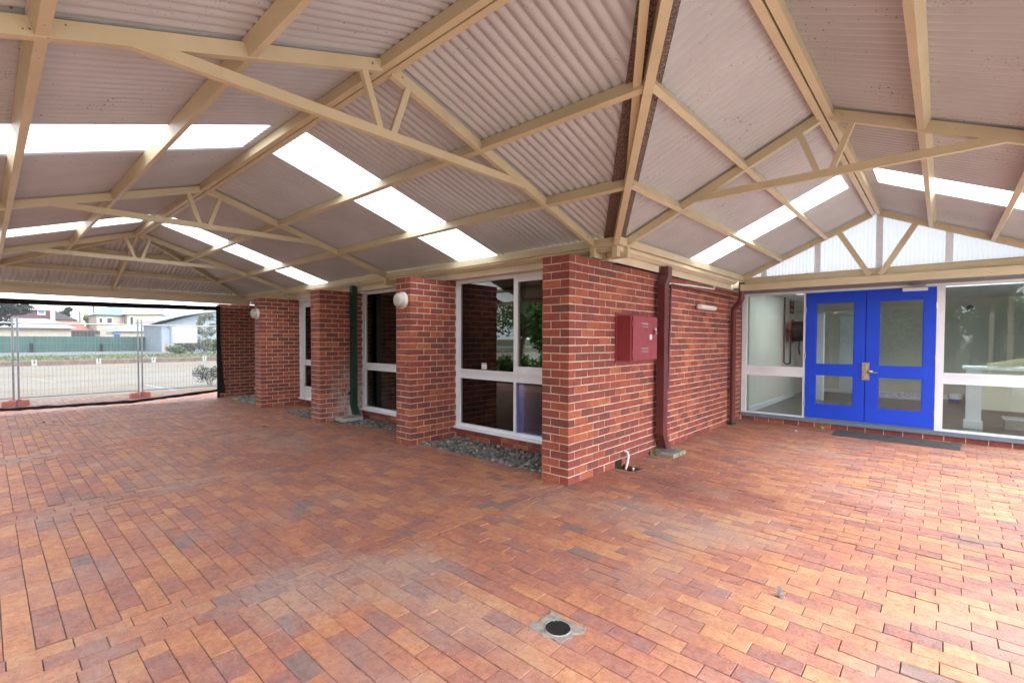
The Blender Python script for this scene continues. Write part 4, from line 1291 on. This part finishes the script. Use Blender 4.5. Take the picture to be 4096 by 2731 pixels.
mb = MB(); mb.box(3.12, 5.18, 6.45, 7.10, 1.061, 1.10); build('counter_top', mb, M['white'], t)
mb = MB(); mb.beam((3.40, 6.52, 1.101), (4.90, 6.52, 1.45), .05, .06); mb.beam((3.40, 6.52, 1.04), (4.90, 6.52, 1.39), .02, .05); build('sloping_rail', mb, M['cream'], t)
t = empty('storage_tub', (3.85, 6.75, .12), 'clear plastic tub under the reception counter', 'tub')
mb = MB(); mb.box(3.62, 4.02, 6.70, 7.0, .1205, .28); build('tub_body', mb, M['clearplastic'], t)
mb = MB(); mb.box(3.60, 4.04, 6.68, 7.02, .2805, .30); build('tub_rim', mb, M['white'], t)
t = empty('paint_bucket', (3.1, 10.5, .12), 'small white and blue bucket on the lobby floor', 'bucket')
mb = MB(); mb.rev((3.1, 10.5, .121), (0, 0, 1), [(.001, 0), (.10, 0), (.11, .09)], 18); build('bucket_base', mb, M['bluepl'], t)
mb = MB(); mb.rev((3.1, 10.5, .211), (0, 0, 1), [(.11, 0), (.12, .12), (.11, .12), (.10, 0.01)], 18); build('bucket_top', mb, M['white'], t)
mb = MB(); rr = random.Random(12)
n1, n2 = 26, 10
vv = []; ff = []
for i in range(n1 + 1):
    for j in range(n2 + 1):
        a, b = i / n1, j / n2
        h = math.sin(math.pi * a) ** .5 * math.sin(math.pi * b) * rr.uniform(.05, .17)
        vv.append((1.55 + a * 1.2, 10.55 + b * .55, .122 + h))
for i in range(n1):
    for j in range(n2): p = i * (n2 + 1) + j; ff.append((p, p + n2 + 1, p + n2 + 2, p + 1))
mb.add(vv, ff)
build('plastic_sheet', mb, M['bag'], origin=(2.1, 10.8, .12), label='crumpled pale blue plastic sheeting on the lobby floor', cat='sheeting')
mb = MB(); mb.rev((3.33, 11.299, 2.28), (0, -1, 0), [(.001, .04), (.03, .04), (.055, .025), (.06, 0)], 18); mb.rev((3.33, 11.258, 2.28), (0, -1, 0), [(.001, .006), (.02, .005), (.024, 0)], 12, 1)
build('motion_sensor', mb, [M['black'], M['bluepl']], origin=(3.33, 11.3, 2.28), label='small round dark sensor high on the lobby back wall', cat='sensor')
mb = MB(); mb.box(3.0, 3.05, 11.27, 11.299, .12, 2.16); mb.box(3.75, 3.8, 11.27, 11.299, .12, 2.16); mb.box(3.05, 3.75, 11.27, 11.299, 2.11, 2.16); mb.box(3.051, 3.749, 11.285, 11.298, .125, 2.109)
build('inner_doorway', mb, M['lobbywall'], origin=(3.4, 11.29, .12), label='cream doorway in the lobby back wall, right of the sheeting', cat='doorway')

# ------------------------------------------------------------------ things on the paving
t = empty('floor_drain', (1.393, -2.055, 0), 'round black floor grate with a white rim set in a concrete patch', 'drain')
mb = MB(); mb.prism([(1.262, -2.14), (1.30, -2.152), (1.345, -2.143), (1.38, -2.158), (1.425, -2.137), (1.478, -2.15), (1.47, -2.11), (1.492, -2.065), (1.482, -2.03), (1.512, -1.99), (1.50, -1.948), (1.455, -1.962), (1.42, -1.95), (1.375, -1.966), (1.33, -1.945), (1.295, -1.955), (1.262, -1.938), (1.283, -1.985), (1.268, -2.03), (1.284, -2.07), (1.255, -2.10)], -.03, .0062); build('concrete_patch', mb, M['concrete'], t)
c = (1.393, -2.055, .0063)
mb = MB(); mb.rev(c, (0, 0, 1), [(.0665, .001), (.0665, .005), (.0695, .005), (.0705, 0)], 36); build('rim', mb, M['rimgrey'], t)
mb = MB()
for k in range(-4, 5):
    o = k * .0148; h = math.sqrt(max(0, .0655 ** 2 - o * o))
    mb.box(c[0] + o - .0022, c[0] + o + .0022, c[1] - h, c[1] + h, .0072, .0107); mb.box(c[0] - h, c[0] + h, c[1] + o - .0022, c[1] + o + .0022, .0074, .0102)
build('grate', mb, M['black'], t)
mb = MB(); mb.rev((c[0], c[1], .0066), (0, 0, 1), [(.001, 0), (.066, 0)], 24); build('drain_bottom', mb, M['black'], t)
mb = MB(); mb.beam((2.17, -.905, .0), (2.172, -.897, .058), .026, .006, (0, -1, 0)); mb.box(2.178, 2.20, -.93, -.905, .0, .026)
build('metal_bracket', mb, M['galv'], origin=(2.18, -.9, 0), label='small bent metal bracket sticking up between the pavers', cat='bracket')
mb = MB(); mb.rev((1.345, 5.60, .0), (0, 0, 1), [(.001, .026), (.03, .026), (.034, .02), (.034, 0)], 16); build('bottle_cap', mb, M['greenpl'], origin=(1.345, 5.6, 0), label='green cap lying against the brick plinth', cat='cap')
mb = MB(); rr = random.Random(3)
vv = [(1.10 + math.cos(k) * rr.uniform(.02, .045), 4.92 + math.sin(k) * rr.uniform(.015, .035), rr.uniform(.004, .03)) for k in [i * 6.28 / 9 for i in range(9)]] + [(1.10, 4.92, .035)]
mb.add(vv, [(i, (i + 1) % 9, 9) for i in range(9)]); build('paper_scrap', mb, M['paper'], origin=(1.1, 4.92, 0), label='crumpled white paper scrap on the paving near the entrance', cat='litter')
def leaf_litter(x, y, s, mat, label, n=7, seed=1):
    rr = random.Random(seed); mb = MB()
    for k in range(n):
        a = rr.uniform(0, 6.28); p = Vector((x + rr.uniform(-s, s), y + rr.uniform(-s, s) * .6, .006)); d = Vector((math.cos(a), math.sin(a), 0)) * s * .6; q = Vector((-d.y, d.x, 0)) * .35
        mb.add([p - d, p + q + Vector((0, 0, .012)), p + d + Vector((0, 0, .006)), p - q], [(0, 1, 2, 3)])
    build('leaf_litter', mb, mat, origin=(x, y, 0), label=label, cat='leaves')
leaf_litter(-5.75, -.835, .07, M['leaf'], 'small tuft of green leaves on the paving in the left wing', 12, 2)
leaf_litter(-3.6, -.28, .05, M['leafyellow'], 'dry brown leaf beside the lamp pier', 3, 5)
leaf_litter(-9.0, -3.35, .05, M['leafdark'], 'dark leaf on the paving near the shade cloth', 3, 9)
leaf_litter(.42, 1.62, .018, M['leafyellow'], 'tiny yellow leaf on the paving near the drain pit', 2, 11)
mb = MB(); rr = random.Random(77)
for k in range(420):
    x, y = rr.uniform(-3, 4.2), rr.uniform(-3.6, 5)
    if x < .1 and y > -.1: continue
    s = rr.uniform(.0012, .0032)
    mb.rev((x, y, .001), (0, 0, 1), [(.0005, s), (s, .4 * s), (s * .8, -.002)], 5)
build('grit', mb, M['roof_white0'], kind='stuff', label='pale specks of grit scattered on the paving')

# ------------------------------------------------------------------ shade cloth and temporary fence at the far end
SC = empty('shade_screen', (-11.0, -2.4, 0), 'black see-through shade cloth screen with a thick dark hem closing the far end', 'screen')
XS = -10.80
def bot(y):
    pts = [(-7.0, .11), (-4.3, .105), (-3.0, .075), (-1.85, .06), (-1.0, .115), (0.12, .20)]
    for (a, b), (c_, d) in zip(pts, pts[1:]):
        if y <= c_: return b + (d - b) * (y - a) / (c_ - a)
    return pts[-1][1]
def topz(y): return 2.285 + .0098 * (y + 3.8)
n = 60
mb = MB(); vv = []; ff = []
for i in range(n + 1):
    y = -7.0 + 6.94 * i / n
    vv += [(XS, y, bot(y)), (XS, y, topz(y))]
    if i < n: ff.append((2 * i, 2 * i + 1, 2 * i + 3, 2 * i + 2))
mb.add(vv, ff); build('cloth', mb, M['shade'], SC)
mb = MB(); rr = random.Random(6)
mb.tube([(XS + .01, -7 + 7.05 * i / 60, bot(-7 + 7.05 * i / 60) + .012 + rr.uniform(-.006, .006)) for i in range(61)], [.034 + rr.uniform(-.008, .008) for i in range(61)], 7)
for i in range(20):
    a, b = -7 + 6.97 * i / 20, -7 + 6.97 * (i + 1) / 20
    mb.beam((XS + .006, a, topz(a) - .10 + rr.uniform(-.004, .004)), (XS + .006, b, topz(b) - .10 + rr.uniform(-.004, .004)), .012, .105)
prof = [(2.335, -.105, -.015), (2.0, -.105, -.02), (1.5, -.105, -.025), (1.0, -.105, -.005), (.6, -.105, .02), (.3, -.105, .05), (.13, -.10, .07)]
for (z0, a0, b0), (z1, a1, b1) in zip(prof, prof[1:]):
    k0, k1 = .014 + .02 * (2.3 - z0), .014 + .02 * (2.3 - z1)
    mb.add([(XS + k0, a0, z0), (XS + k0 + .03, b0, z0), (XS + k1 + .03, b1, z1), (XS + k1, a1, z1), (XS + k0 + .004, a0, z0), (XS + k0 + .034, b0, z0), (XS + k1 + .034, b1, z1), (XS + k1 + .004, a1, z1)], [(3, 2, 1, 0), (4, 5, 6, 7), (0, 4, 7, 3), (1, 2, 6, 5)])
build('hem', mb, M['black'], SC)
mb = MB(); mb.box(XS - .045, XS - .002, -.085, -.04, -.02, 2.34); build('pole', mb, M['black'], SC)

def fence_panel(label):
    y0, y1 = -3.55, -1.43
    t = empty('temporary_fence_panel', (-12.30, (y0 + y1) / 2, .15), label, 'fence panel', 'temporary fence panels')
    X = -12.30
    mb = MB()
    for y in (y0, y1): mb.tube([(X, y, .10), (X, y, 1.98)], .019, 8)
    for z in (.19, 1.845): mb.tube([(X, y0, z), (X, y1, z)], .016, 8)
    build('frame', mb, M['galv'], t)
    mb = MB()
    for k in range(1, 31): y = y0 + (y1 - y0) * k / 31; mb.beam((X, y, .19), (X, y, 1.845), .0035, .0035, (1, 0, 0))
    for k in range(1, 11): z = .19 + 1.655 * k / 11; mb.beam((X + .004, y0, z), (X + .004, y1, z), .0035, .0035)
    build('wire_mesh', mb, M['galv'], t)
    return t
FP = fence_panel('wide wire fence panel in the middle of the opening')
dup(FP, (-12.30, -2.49 + 2.20, .15), 'right wire fence panel carrying the blank white board')
dup(FP, (-12.30, -2.49 - 2.20, .15), 'wire fence panel cut off at the left edge')
def foot(y, label):
    X = -12.30
    t = empty('fence_foot', (X, y, 0), label, 'fence foot', 'orange fence feet')
    mb = MB()
    for s in (-1, 1):
        n = 14
        rx, ry = .10, .115
        cx0, cy0 = X - s * .05, y + s * .112
        poly = [(cx0 + rx * math.copysign(abs(math.cos(a)) ** .6, math.cos(a)), cy0 + ry * math.copysign(abs(math.sin(a)) ** .6, math.sin(a))) for a in [2 * math.pi * k / n for k in range(n)]]
        m = len(poly); v = []
        for z, k in ((.0, 1), (.11, .98), (.135, .86)):
            v += [(cx0 + (x - cx0) * k, cy0 + (yy - cy0) * k, z) for x, yy in poly]
        f = [(i + l * m, (i + 1) % m + l * m, (i + 1) % m + (l + 1) * m, i + (l + 1) * m) for l in range(2) for i in range(m)] + [tuple(range(2 * m, 3 * m))]
        mb.add(v, f, 0, True)
    build('block', mb, M['orange'], t)
    mb = MB(); mb.box(X - .05, X + .05, y - .10, y + .10, .1355, .15); build('clamp_plate', mb, M['orange'], t)
    return t
F0 = foot(-3.60, 'orange plastic fence foot at the left pair of posts')
dup(F0, (-12.30, -1.40, 0), 'orange plastic fence foot at the right pair of posts')
mb = MB()
mb.beam((-12.27, -.70, 1.815), (-12.27, -.14, 1.82), .005, .43, (.0, .10, -1))
build('blank_board', mb, M['white'], origin=(-12.27, -.4, 1.82), label='blank white board hanging crooked on the fence panel', cat='sign')

# ------------------------------------------------------------------ planting
def leaves(mb, c, rad, n, size, rnd, hollow=.35, m=0):
    c = Vector(c)
    for k in range(n):
        while True:
            d = Vector((rnd.uniform(-1, 1), rnd.uniform(-1, 1), rnd.uniform(-1, 1)))
            if hollow < d.length < 1: break
        p = c + Vector((d.x * rad[0], d.y * rad[1], d.z * rad[2]))
        a = Vector((rnd.gauss(0, 1), rnd.gauss(0, 1), rnd.gauss(0, .7))).normalized()
        b = a.orthogonal().normalized(); b = Matrix.Rotation(rnd.uniform(0, 6.28), 3, a) @ b
        s = size * rnd.uniform(.6, 1.3)
        mb.add([p - a * s, p + b * s * .42, p + a * s, p - b * s * .42], [(0, 1, 2, 3)], m)
def tree(name, x, y, h, spread, leafmat, label, cat='tree', group=None, clumps=14, n=130, size=.09, trunk_h=.35, lean=0., seed=1, trunk_r=.12, z0=0.):
    rnd = random.Random(seed)
    t = empty(name, (x, y, z0), label, cat, group)
    mb = MB()
    top = Vector((x + lean, y, z0 + h * trunk_h))
    mb.tube([(x, y, z0 - .1), (x + lean * .4, y + .05, z0 + h * trunk_h * .5), tuple(top)], [trunk_r, trunk_r * .8, trunk_r * .65], 8)
    cl = MB()
    for k in range(clumps):
        a = rnd.uniform(0, 6.28); r = spread * math.sqrt(rnd.uniform(0, 1))
        zz = z0 + h * trunk_h + (h * (1 - trunk_h)) * rnd.uniform(.05, .92)
        f = 1 - .45 * (zz - z0) / h
        p = Vector((top.x + math.cos(a) * r * f, y + math.sin(a) * r * f, zz))
        mid = top.lerp(p, .55) + Vector((rnd.uniform(-.1, .1), rnd.uniform(-.1, .1), rnd.uniform(0, .15)))
        mb.tube([tuple(top), tuple(mid), tuple(p)], [trunk_r * .5, trunk_r * .28, trunk_r * .1], 6)
        cs = spread * rnd.uniform(.28, .46)
        leaves(cl, p, (cs, cs, cs * .75), n, size, rnd)
    build('trunk', mb, M['bark'], t); build('crown', cl, leafmat, t)
    return t
def bush(name, x, y, rx, ry, h, leafmat, label, cat='bush', group=None, n=900, size=.06, seed=1, z0=0.):
    rnd = random.Random(seed)
    t = empty(name, (x, y, z0), label, cat, group)
    mb = MB(); cl = MB()
    for k in range(7):
        a = rnd.uniform(0, 6.28); p = Vector((x + math.cos(a) * rx * .6, y + math.sin(a) * ry * .6, z0 + h * rnd.uniform(.45, .75)))
        mb.tube([(x + rnd.uniform(-.05, .05), y + rnd.uniform(-.05, .05), z0 - .05), tuple((Vector((x, y, z0)) + p) / 2 + Vector((0, 0, h * .1))), tuple(p)], [.02, .014, .006], 5)
        leaves(cl, p, (rx * .55, ry * .55, h * .33), n // 7, size, rnd, .2)
    build('stems', mb, M['bark'], t); build('foliage', cl, leafmat, t)
    return t
bush('shrub', -14.6, .80, .42, .42, .72, M['leafdark'], 'rounded dark green shrub just beyond the right edge of the shade cloth', 'shrub', None, 1100, .035, 3)
# overhanging branch at the left edge
def branch_tree():
    rnd = random.Random(21)
    t = empty('overhanging_tree', (-13.2, -5.6, 0), 'dark leaved tree whose low branch hangs in at the left edge beyond the cloth', 'tree')
    mb = MB(); cl = MB()
    mb.tube([(-13.2, -5.6, -.1), (-13.15, -5.5, 1.4), (-13.1, -5.2, 2.3)], [.11, .09, .07], 8)
    for p in ((-13.0, -3.55, 2.22), (-13.0, -3.95, 2.30), (-13.0, -3.85, 1.95), (-13.05, -4.5, 2.6), (-13.1, -5.1, 3.1), (-13.2, -5.9, 2.9), (-12.9, -4.1, 2.7)):
        mb.tube([(-13.1, -5.2, 2.3), tuple((Vector((-13.1, -5.2, 2.3)) + Vector(p)) / 2 + Vector((0, 0, .12))), p], [.045, .025, .008], 6)
        leaves(cl, p, (.3, .30, .18), 170, .065, rnd, .1)
    leaves(cl, (-13.0, -3.62, 2.14), (.12, .32, .10), 70, .06, rnd, .0)
    leaves(cl, (-13.0, -3.68, 1.86), (.10, .14, .10), 20, .06, rnd, .0)
    build('trunk', mb, M['bark'], t); build('crown', cl, M['leafdark'], t)
branch_tree()

# ------------------------------------------------------------------ beyond the screen
mb = MB(); rnd = random.Random(4)
mb.box(-34.3, -33.65, -45, 45, -.1, .24, 1)
y = -14
while y < 18:
    for r in range(3): rough_box(mb, -33.66, -33.6, y + (.12 if r % 2 else 0), y + .23 + (.12 if r % 2 else 0), r * .086 - .01, r * .086 + .066, 0, rnd)
    y += .24
build('low_brick_kerb', mb, [M['dullbrick'], M['dullbrick']], origin=(-33.8, 0, 0), label='low brick retaining kerb along the far side of the car park', cat='wall')
mb = MB(); mb.box(-43.4, -34.31, -60, 60, -.1, .235)
build('verge', mb, M['grass'], kind='structure')
rnd = random.Random(9); mb = MB()
for k in range(3500):
    x, y = rnd.uniform(-43.3, -34.3), rnd.uniform(-9, 16); h = rnd.uniform(.05, .16)
    mb.add([(x, y - .05, .234), (x, y + .05, .234), (x + rnd.uniform(-.05, .05), y + rnd.uniform(-.05, .05), .234 + h)], [(0, 1, 2)])
build('grass', mb, leafmat('grass_blades', (.075, .11, .035), (.12, .165, .055), (.18, .21, .09)), kind='stuff', label='short green grass on the verge beyond the car park')
mb = MB(); mb.box(-33.595, -33.50, -.11, -.025, .0, .32); mb.box(-33.595, -33.50, .025, .11, .0, .32); mb.box(-33.59, -33.51, -.025, .025, .0, .10)
st = build('wheel_stop_marker', mb, M['roof_white0'], origin=(-33.5, 0, 0), label='white marker block on the kerb, second from the left', cat='marker', group='white markers on the kerb')
st.location = (-33.5, .4, 0)
dup(st, (-33.5, -2.25, 0), 'white marker block on the kerb near the left fence posts')
dup(st, (-33.5, 3.0, 0), 'white marker block on the kerb right of the middle fence posts')
dup(st, (-33.5, 5.75, 0), 'white marker block on the kerb above the rounded shrub')
def line(name, pts, wd, mat, label):
    mb = MB()
    for (a, b), (c_, d) in zip(pts, pts[1:]):
        v = Vector((c_ - a, d - b, 0)).normalized(); s = Vector((-v.y, v.x, 0)) * wd / 2
        mb.add([(a - s.x, b - s.y, -.007), (c_ - s.x, d - s.y, -.007), (c_ + s.x, d + s.y, -.007), (a + s.x, b + s.y, -.007)], [(0, 1, 2, 3)])
    return build(name, mb, mat, kind='structure', label=label)
line('painted_line', [(-16.4, -.55), (-13.6, -.32)], .07, M_simple('faded_blue_line', (.30, .45, .62), .8), 'faded blue line on the car park')
line('painted_line', [(-15.6, -.1), (-15.0, 1.6)], .07, M_simple('faded_pale_blue_line', (.33, .45, .55), .8), 'faded pale blue line near the shrub')
line('painted_line', [(-19.5, -2.4), (-22.5, -2.9)], .10, M_simple('faded_yellow_line', (.34, .30, .19), .8), 'faded yellow bay line left')
line('painted_line', [(-24.5, .9), (-26.5, .7)], .10, M_simple('faded_yellow_bay_line', (.34, .30, .19), .8), 'faded yellow bay line right')

def colorbond():
    t = NT('green_ribbed_fence'); z = t.xyz()
    wv = t.math('SINE', t.math('MULTIPLY', z[1], 22.))
    c = t.mix(t.mapr(t.noise(.7, 3), .3, .7), (.030, .092, .080), (.042, .115, .098))
    t.pbr(c, .5, 0, t.bump(wv, .6, .03)); return t.mat
mb = MB(); mb.box(-70.1, -70.0, -40, 10.85, -.1, 1.66)
for k in range(22): mb.box(-69.995, -69.96, -38 + k * 2.35, -37.94 + k * 2.35, -.1, 1.69)
build('green_fence', mb, colorbond(), origin=(-70, 0, 0), label='long ribbed dark green metal fence across the road', cat='fence')
for y, z, l in ((-.68, .93, 'dark post box against the green fence, left one'), (5.03, .80, 'dark post box against the green fence, right one')):
    mb = MB(); mb.box(-69.4, -69.1, y - .14, y + .14, -.06, z - .15); mb.box(-69.42, -69.08, y - .16, y + .16, z - .1495, z)
    build('bollard', mb, M['black'], origin=(-69.2, y, 0), label=l, cat='bollard', group='dark posts at the green fence')

M['cream_render'] = M_simple('cream_render', (.46, .42, .34), .8, 0, .06, 1)
M['pink_render'] = M_simple('pale_peach_render', (.50, .43, .36), .8, 0, .05, 1)
M['purple'] = M_simple('plum_cladding', (.12, .05, .07), .7, 0, .1, 1)
M['roof_white'] = M_simple('pale_metal_roof', (.40, .42, .44), .5, 0, .06, 1)
M['roof_blue'] = M_simple('blue_grey_roof', (.19, .27, .38), .6, 0, .08, 1)
M['roof_red'] = M_simple('terracotta_roof', (.30, .135, .10), .8, 0, .1, 2)
M['roof_dark'] = M_simple('dark_tile_roof', (.05, .045, .05), .8, 0, .1, 2)
M['shedblue'] = M_simple('blue_grey_shed_cladding', (.27, .33, .38), .6, 0, .06, 1)
M['winglass'] = M_simple('far_window_glass', (.05, .07, .09), .15)
def house(name, loc, label, cat='house'): return empty(name, loc, label, cat)
def hip_roof(mb, x0, x1, y0, y1, z0, z1, ridge_in, ov=.4):
    x0 -= ov; x1 += ov; y0 -= ov; y1 += ov
    xm = (x0 + x1) / 2
    v = [(x0, y0, z0), (x1, y0, z0), (x1, y1, z0), (x0, y1, z0), (xm, y0 + ridge_in, z1), (xm, y1 - ridge_in, z1)]
    mb.add(v, [(0, 1, 4), (1, 2, 5, 4), (2, 3, 5), (3, 0, 4, 5), (3, 2, 1, 0)])
def far_window(parent, x, y0, y1, z0, z1, mat=None):
    mb = MB(); mb.box(x, x + .06, y0 - .08, y1 + .08, z0 - .08, z1 + .08)
    f = build('window', mb, M['white'], parent)
    mb = MB(); mb.box(x + .061, x + .075, y0, y1, z0, z1); build('pane', mb, mat or M['winglass'], f)
# cream garage on the left with plum upper storey
t = house('cream_house', (-80, 0, 0), 'cream single storey house with a plum clad upper floor and a chimney, left')
mb = MB(); mb.box(-84, -78, -12, 3.27, -.1, 2.75); build('wall', mb, M['cream_render'], t)
mb = MB(); mb.add([(-77.5, -12.4, 2.74), (-77.5, 3.7, 2.74), (-84.1, 1.6, 4.0), (-84.1, -12.4, 4.0), (-84.1, 3.7, 2.74)], [(0, 1, 2, 3), (1, 4, 2)]); mb.add([(-77.5, -12.4, 2.66), (-77.5, 3.7, 2.66), (-77.5, 3.7, 2.74), (-77.5, -12.4, 2.74)], [(0, 1, 2, 3)]); build('roof', mb, M['roof_white'], t)
mb = MB(); mb.box(-90, -84.2, -8, 1.8, 2.5, 5.1); build('upper_storey', mb, M['purple'], t)
mb = MB(); hip_roof(mb, -90, -84.2, -8, 1.0, 5.1, 6.3, 3); build('upper_roof', mb, M['roof_white'], t)
mb = MB(); mb.box(-84.19, -83.5, 1.81, 2.26, 2.8, 5.6); build('chimney', mb, M['cream_render'], t)
far_window(t, -84.19, .72, 1.3, 4.55, 5.02, M['roof_blue'])
# brick house with dark and red roofs behind
t = house('red_roof_house', (-97, 4, 0), 'low house with a dark roof and terracotta lower roof behind the cream one')
mb = MB(); mb.box(-104, -96, 1.5, 5.6, -.1, 4.2); build('wall', mb, M['roof_red'], t)
mb = MB(); hip_roof(mb, -104, -96, .2, 5.3, 4.2, 5.7, 2.2); build('upper_roof', mb, M['roof_dark'], t)
mb = MB(); mb.add([(-95.9, 2.6, 4.15), (-95.9, 5.6, 4.15), (-92, 6.9, 2.5), (-92, 3.0, 2.5), (-95.9, 6.9, 2.5)], [(0, 3, 2, 1), (1, 2, 4)]); build('roof', mb, M['roof_red'], t)
mb = MB(); mb.box(-85.1, -85, 3.9, 6.9, -.1, 2.5); build('timber_fence', mb, M['roof_dark'], origin=(-85, 5, 0), label='dark grey timber fence between the two houses', cat='fence')
# two storey cream house
t = house('peach_house', (-93, 9, 0), 'two storey peach house with a blue grey hip roof')
mb = MB(); mb.box(-98, -90, 7.15, 11.3, -.1, 5.0); build('wall', mb, M['pink_render'], t)
mb = MB(); hip_roof(mb, -98, -90, 7.2, 13.5, 4.95, 6.6, 2.6, .35); build('roof', mb, M['roof_blue'], t)
far_window(t, -89.995, 8.35, 8.9, 3.75, 4.5); far_window(t, -89.995, 7.45, 7.8, 3.75, 4.4); far_window(t, -89.995, 10.35, 10.65, 3.4, 4.6)
t = house('gabled_house', (-90, 14, 0), 'two storey cream house with pale gabled roofs')
mb = MB(); mb.box(-95, -88, 10.4, 19, -.1, 5.2); build('wall', mb, M['cream_render'], t)
mb = MB()
for a, b in ((10.1, 15.0), (14.9, 19.4)):
    m_ = a + .8
    mb.add([(-87.7, a - .2, 5.0), (-87.7, b, 5.3), (-91.5, b, 6.7), (-91.5, a + .8, 6.7), (-95.3, a - .2, 5.0), (-95.3, b, 5.3)], [(0, 1, 2, 3), (3, 2, 5, 4), (0, 3, 4)])
build('roof', mb, M['roof_white'], t)
far_window(t, -87.995, 10.75, 11.1, 3.4, 4.7); far_window(t, -87.995, 14.1, 14.6, 3.75, 4.6)
t = house('low_wing', (-82, 9, 0), 'low cream wing with a pale lean-to roof and a blue door behind the green fence', 'building')
mb = MB(); mb.box(-86, -80, 7.7, 12.9, -.1, 2.5); mb.box(-86, -80.01, 6.3, 7.69, -.1, 2.0); build('wall', mb, M['cream_render'], t)
mb = MB(); mb.add([(-79.7, 7.0, 2.42), (-79.7, 13.2, 2.5), (-86, 13.2, 3.5), (-86, 8.3, 3.4)], [(0, 1, 2, 3)]); mb.add([(-79.7, 7.0, 2.36), (-79.7, 13.2, 2.44), (-79.7, 13.2, 2.5), (-79.7, 7.0, 2.42)], [(0, 1, 2, 3)]); build('roof', mb, M['roof_white'], t)
mb = MB(); mb.add([(-79.8, 6.2, 2.3), (-79.8, 8.4, 2.4), (-82, 8.4, 3.2)], [(0, 1, 2)]); build('gable_roof', mb, M['roof_blue'], t)
mb = MB(); mb.box(-79.99, -79.9, 7.7, 8.3, .3, 2.03); build('blue_door', mb, M['bluepl'], t)
mb = MB(); mb.box(-79.99, -79.9, 11.4, 12.2, 1.6, 2.06); build('red_shutter', mb, M['roof_red'], t)
# shed on the right
t = house('blue_grey_shed', (-64, 12, 0), 'blue grey metal shed with a pale skillion roof at the end of the green fence', 'shed')
mb = MB(); v = [(-62, 9.27, -.1), (-62, 20, -.1), (-62, 20, 6.0), (-62, 12.6, 4.2), (-62, 9.27, 3.05)]
mb.add(v + [(x - 9, y, z) for x, y, z in v], [(0, 1, 2, 3, 4), (9, 8, 7, 6, 5), (0, 4, 9, 5), (4, 3, 8, 9), (3, 2, 7, 8), (1, 6, 7, 2)]); build('wall', mb, M['shedblue'], t)
mb = MB(); v = [(-61.2, 8.5, 3.25), (-61.2, 14.8, 5.1), (-71.5, 14.8, 5.1), (-71.5, 8.5, 3.25)]
mb.add(v + [(x, y, z + .14) for x, y, z in v], [(3, 2, 1, 0), (4, 5, 6, 7), (0, 1, 5, 4), (1, 2, 6, 5), (2, 3, 7, 6), (3, 0, 4, 7)]); build('roof', mb, M['roof_white'], t)
mb = MB(); mb.tube([(-61.9, 10.1, .05), (-61.9, 10.1, 2.6), (-61.7, 9.7, 3.1)], .06, 8); build('downpipe', mb, M['shedblue'], t)
mb = MB(); mb.box(-60.1, -60, 9.22, 9.33, -.1, .86); build('marker_post', mb, M['orange'], origin=(-60, 9.3, 0), label='short orange post in front of the blue grey shed', cat='post')
for (y, z, l) in ((6.55, 5.7, 'slim grey light pole behind the red roof'), (8.23, 6.75, 'tall dark power pole left of the peach house')):
    mb = MB(); mb.tube([(-108, y * 1.09, -.1), (-108, y * 1.09, z * 1.05)], .09, 8); mb.beam((-108, y * 1.09 - .35, z * 1.03), (-108, y * 1.09 + .05, z * 1.05), .06, .05)
    build('power_pole', mb, M['roof_dark'], origin=(-108, y * 1.09, 0), label=l, cat='pole')
tree('street_tree', -118, 9.4, 6.0, 1.7, M['leafyellow'], 'yellow green tree behind the red roof', clumps=16, n=90, size=.28, seed=31, trunk_r=.15)
tree('street_tree', -108, 5.3, 7.0, 1.5, M['leafdark'], 'dark rounded tree behind the plum upper floor', clumps=14, n=90, size=.28, seed=32, trunk_r=.15)
tree('young_gum_tree', -45, 9.0, 3.7, .85, M['leafgrey'], 'thin young gum tree in front of the shed', clumps=16, n=70, size=.10, seed=33, trunk_r=.04, trunk_h=.45)
tree('young_gum_tree', -44, 11.5, 5.6, 1.6, M['leafgrey'], 'taller gum tree whose leaves hang in at the top right of the cloth', clumps=16, n=80, size=.14, seed=37, trunk_r=.07, trunk_h=.5)
for i, (y, h, mt, l) in enumerate(((6.1, .8, 'leaf', 'low green strappy bush at the left end of the verge planting'), (6.9, 1.35, 'leafgrey', 'grey green bush under the blank white board'), (7.9, 1.6, 'leafgrey', 'tall dry grey bush beside the young gum tree'), (9.0, 1.45, 'leaf', 'green bush near the screen pole'), (10.2, 1.6, 'leafgrey', 'bush at the far right of the verge planting'))):
    bush('verge_bush', -42 - (i % 2) * .8, y, .75, .65, h, M[mt], l, 'bush', 'bushes on the verge', 800, .11, 40 + i, .1)

# ------------------------------------------------------------------ garden behind the camera (seen in the glass)
for i, (x, y, h, s, l) in enumerate(((-6.2, -8.3, 4.6, 2.1, 'pale barked garden tree opposite the wide window'), (-10.5, -9.4, 5.0, 2.3, 'garden tree opposite the far piers'), (-1.5, -9.8, 4.6, 2.0, 'garden tree behind the viewer'), (-13.0, -12.5, 6, 2.6, 'tall garden tree behind the open side of the carport'))):
    tree('garden_tree', x, y, h, s, M['leaf'], l, 'tree', 'garden trees', 20, 150, .10, .32, .3, 50 + i, .13)
for i in range(9):
    bush('garden_hedge', -8 + i * 1.9, -9.0 - (i % 3) * .4, 1.35, 1.0, 3.1 + .35 * (i % 2), M['leafhedge'], 'hedge bush across the garden from the doors', 'hedge', 'garden hedge bushes', 4200, .115, 70 + i)
for i in range(7):
    bush('strappy_plant', -13.2 + i * 1.5, -6.6 - (i % 2) * .5, .7, .5, .95 + .2 * (i % 3), M['leaf'], 'strappy green garden plant along the open side of the carport', 'plant', 'strappy plants along the carport', 700, .10, 120 + i)
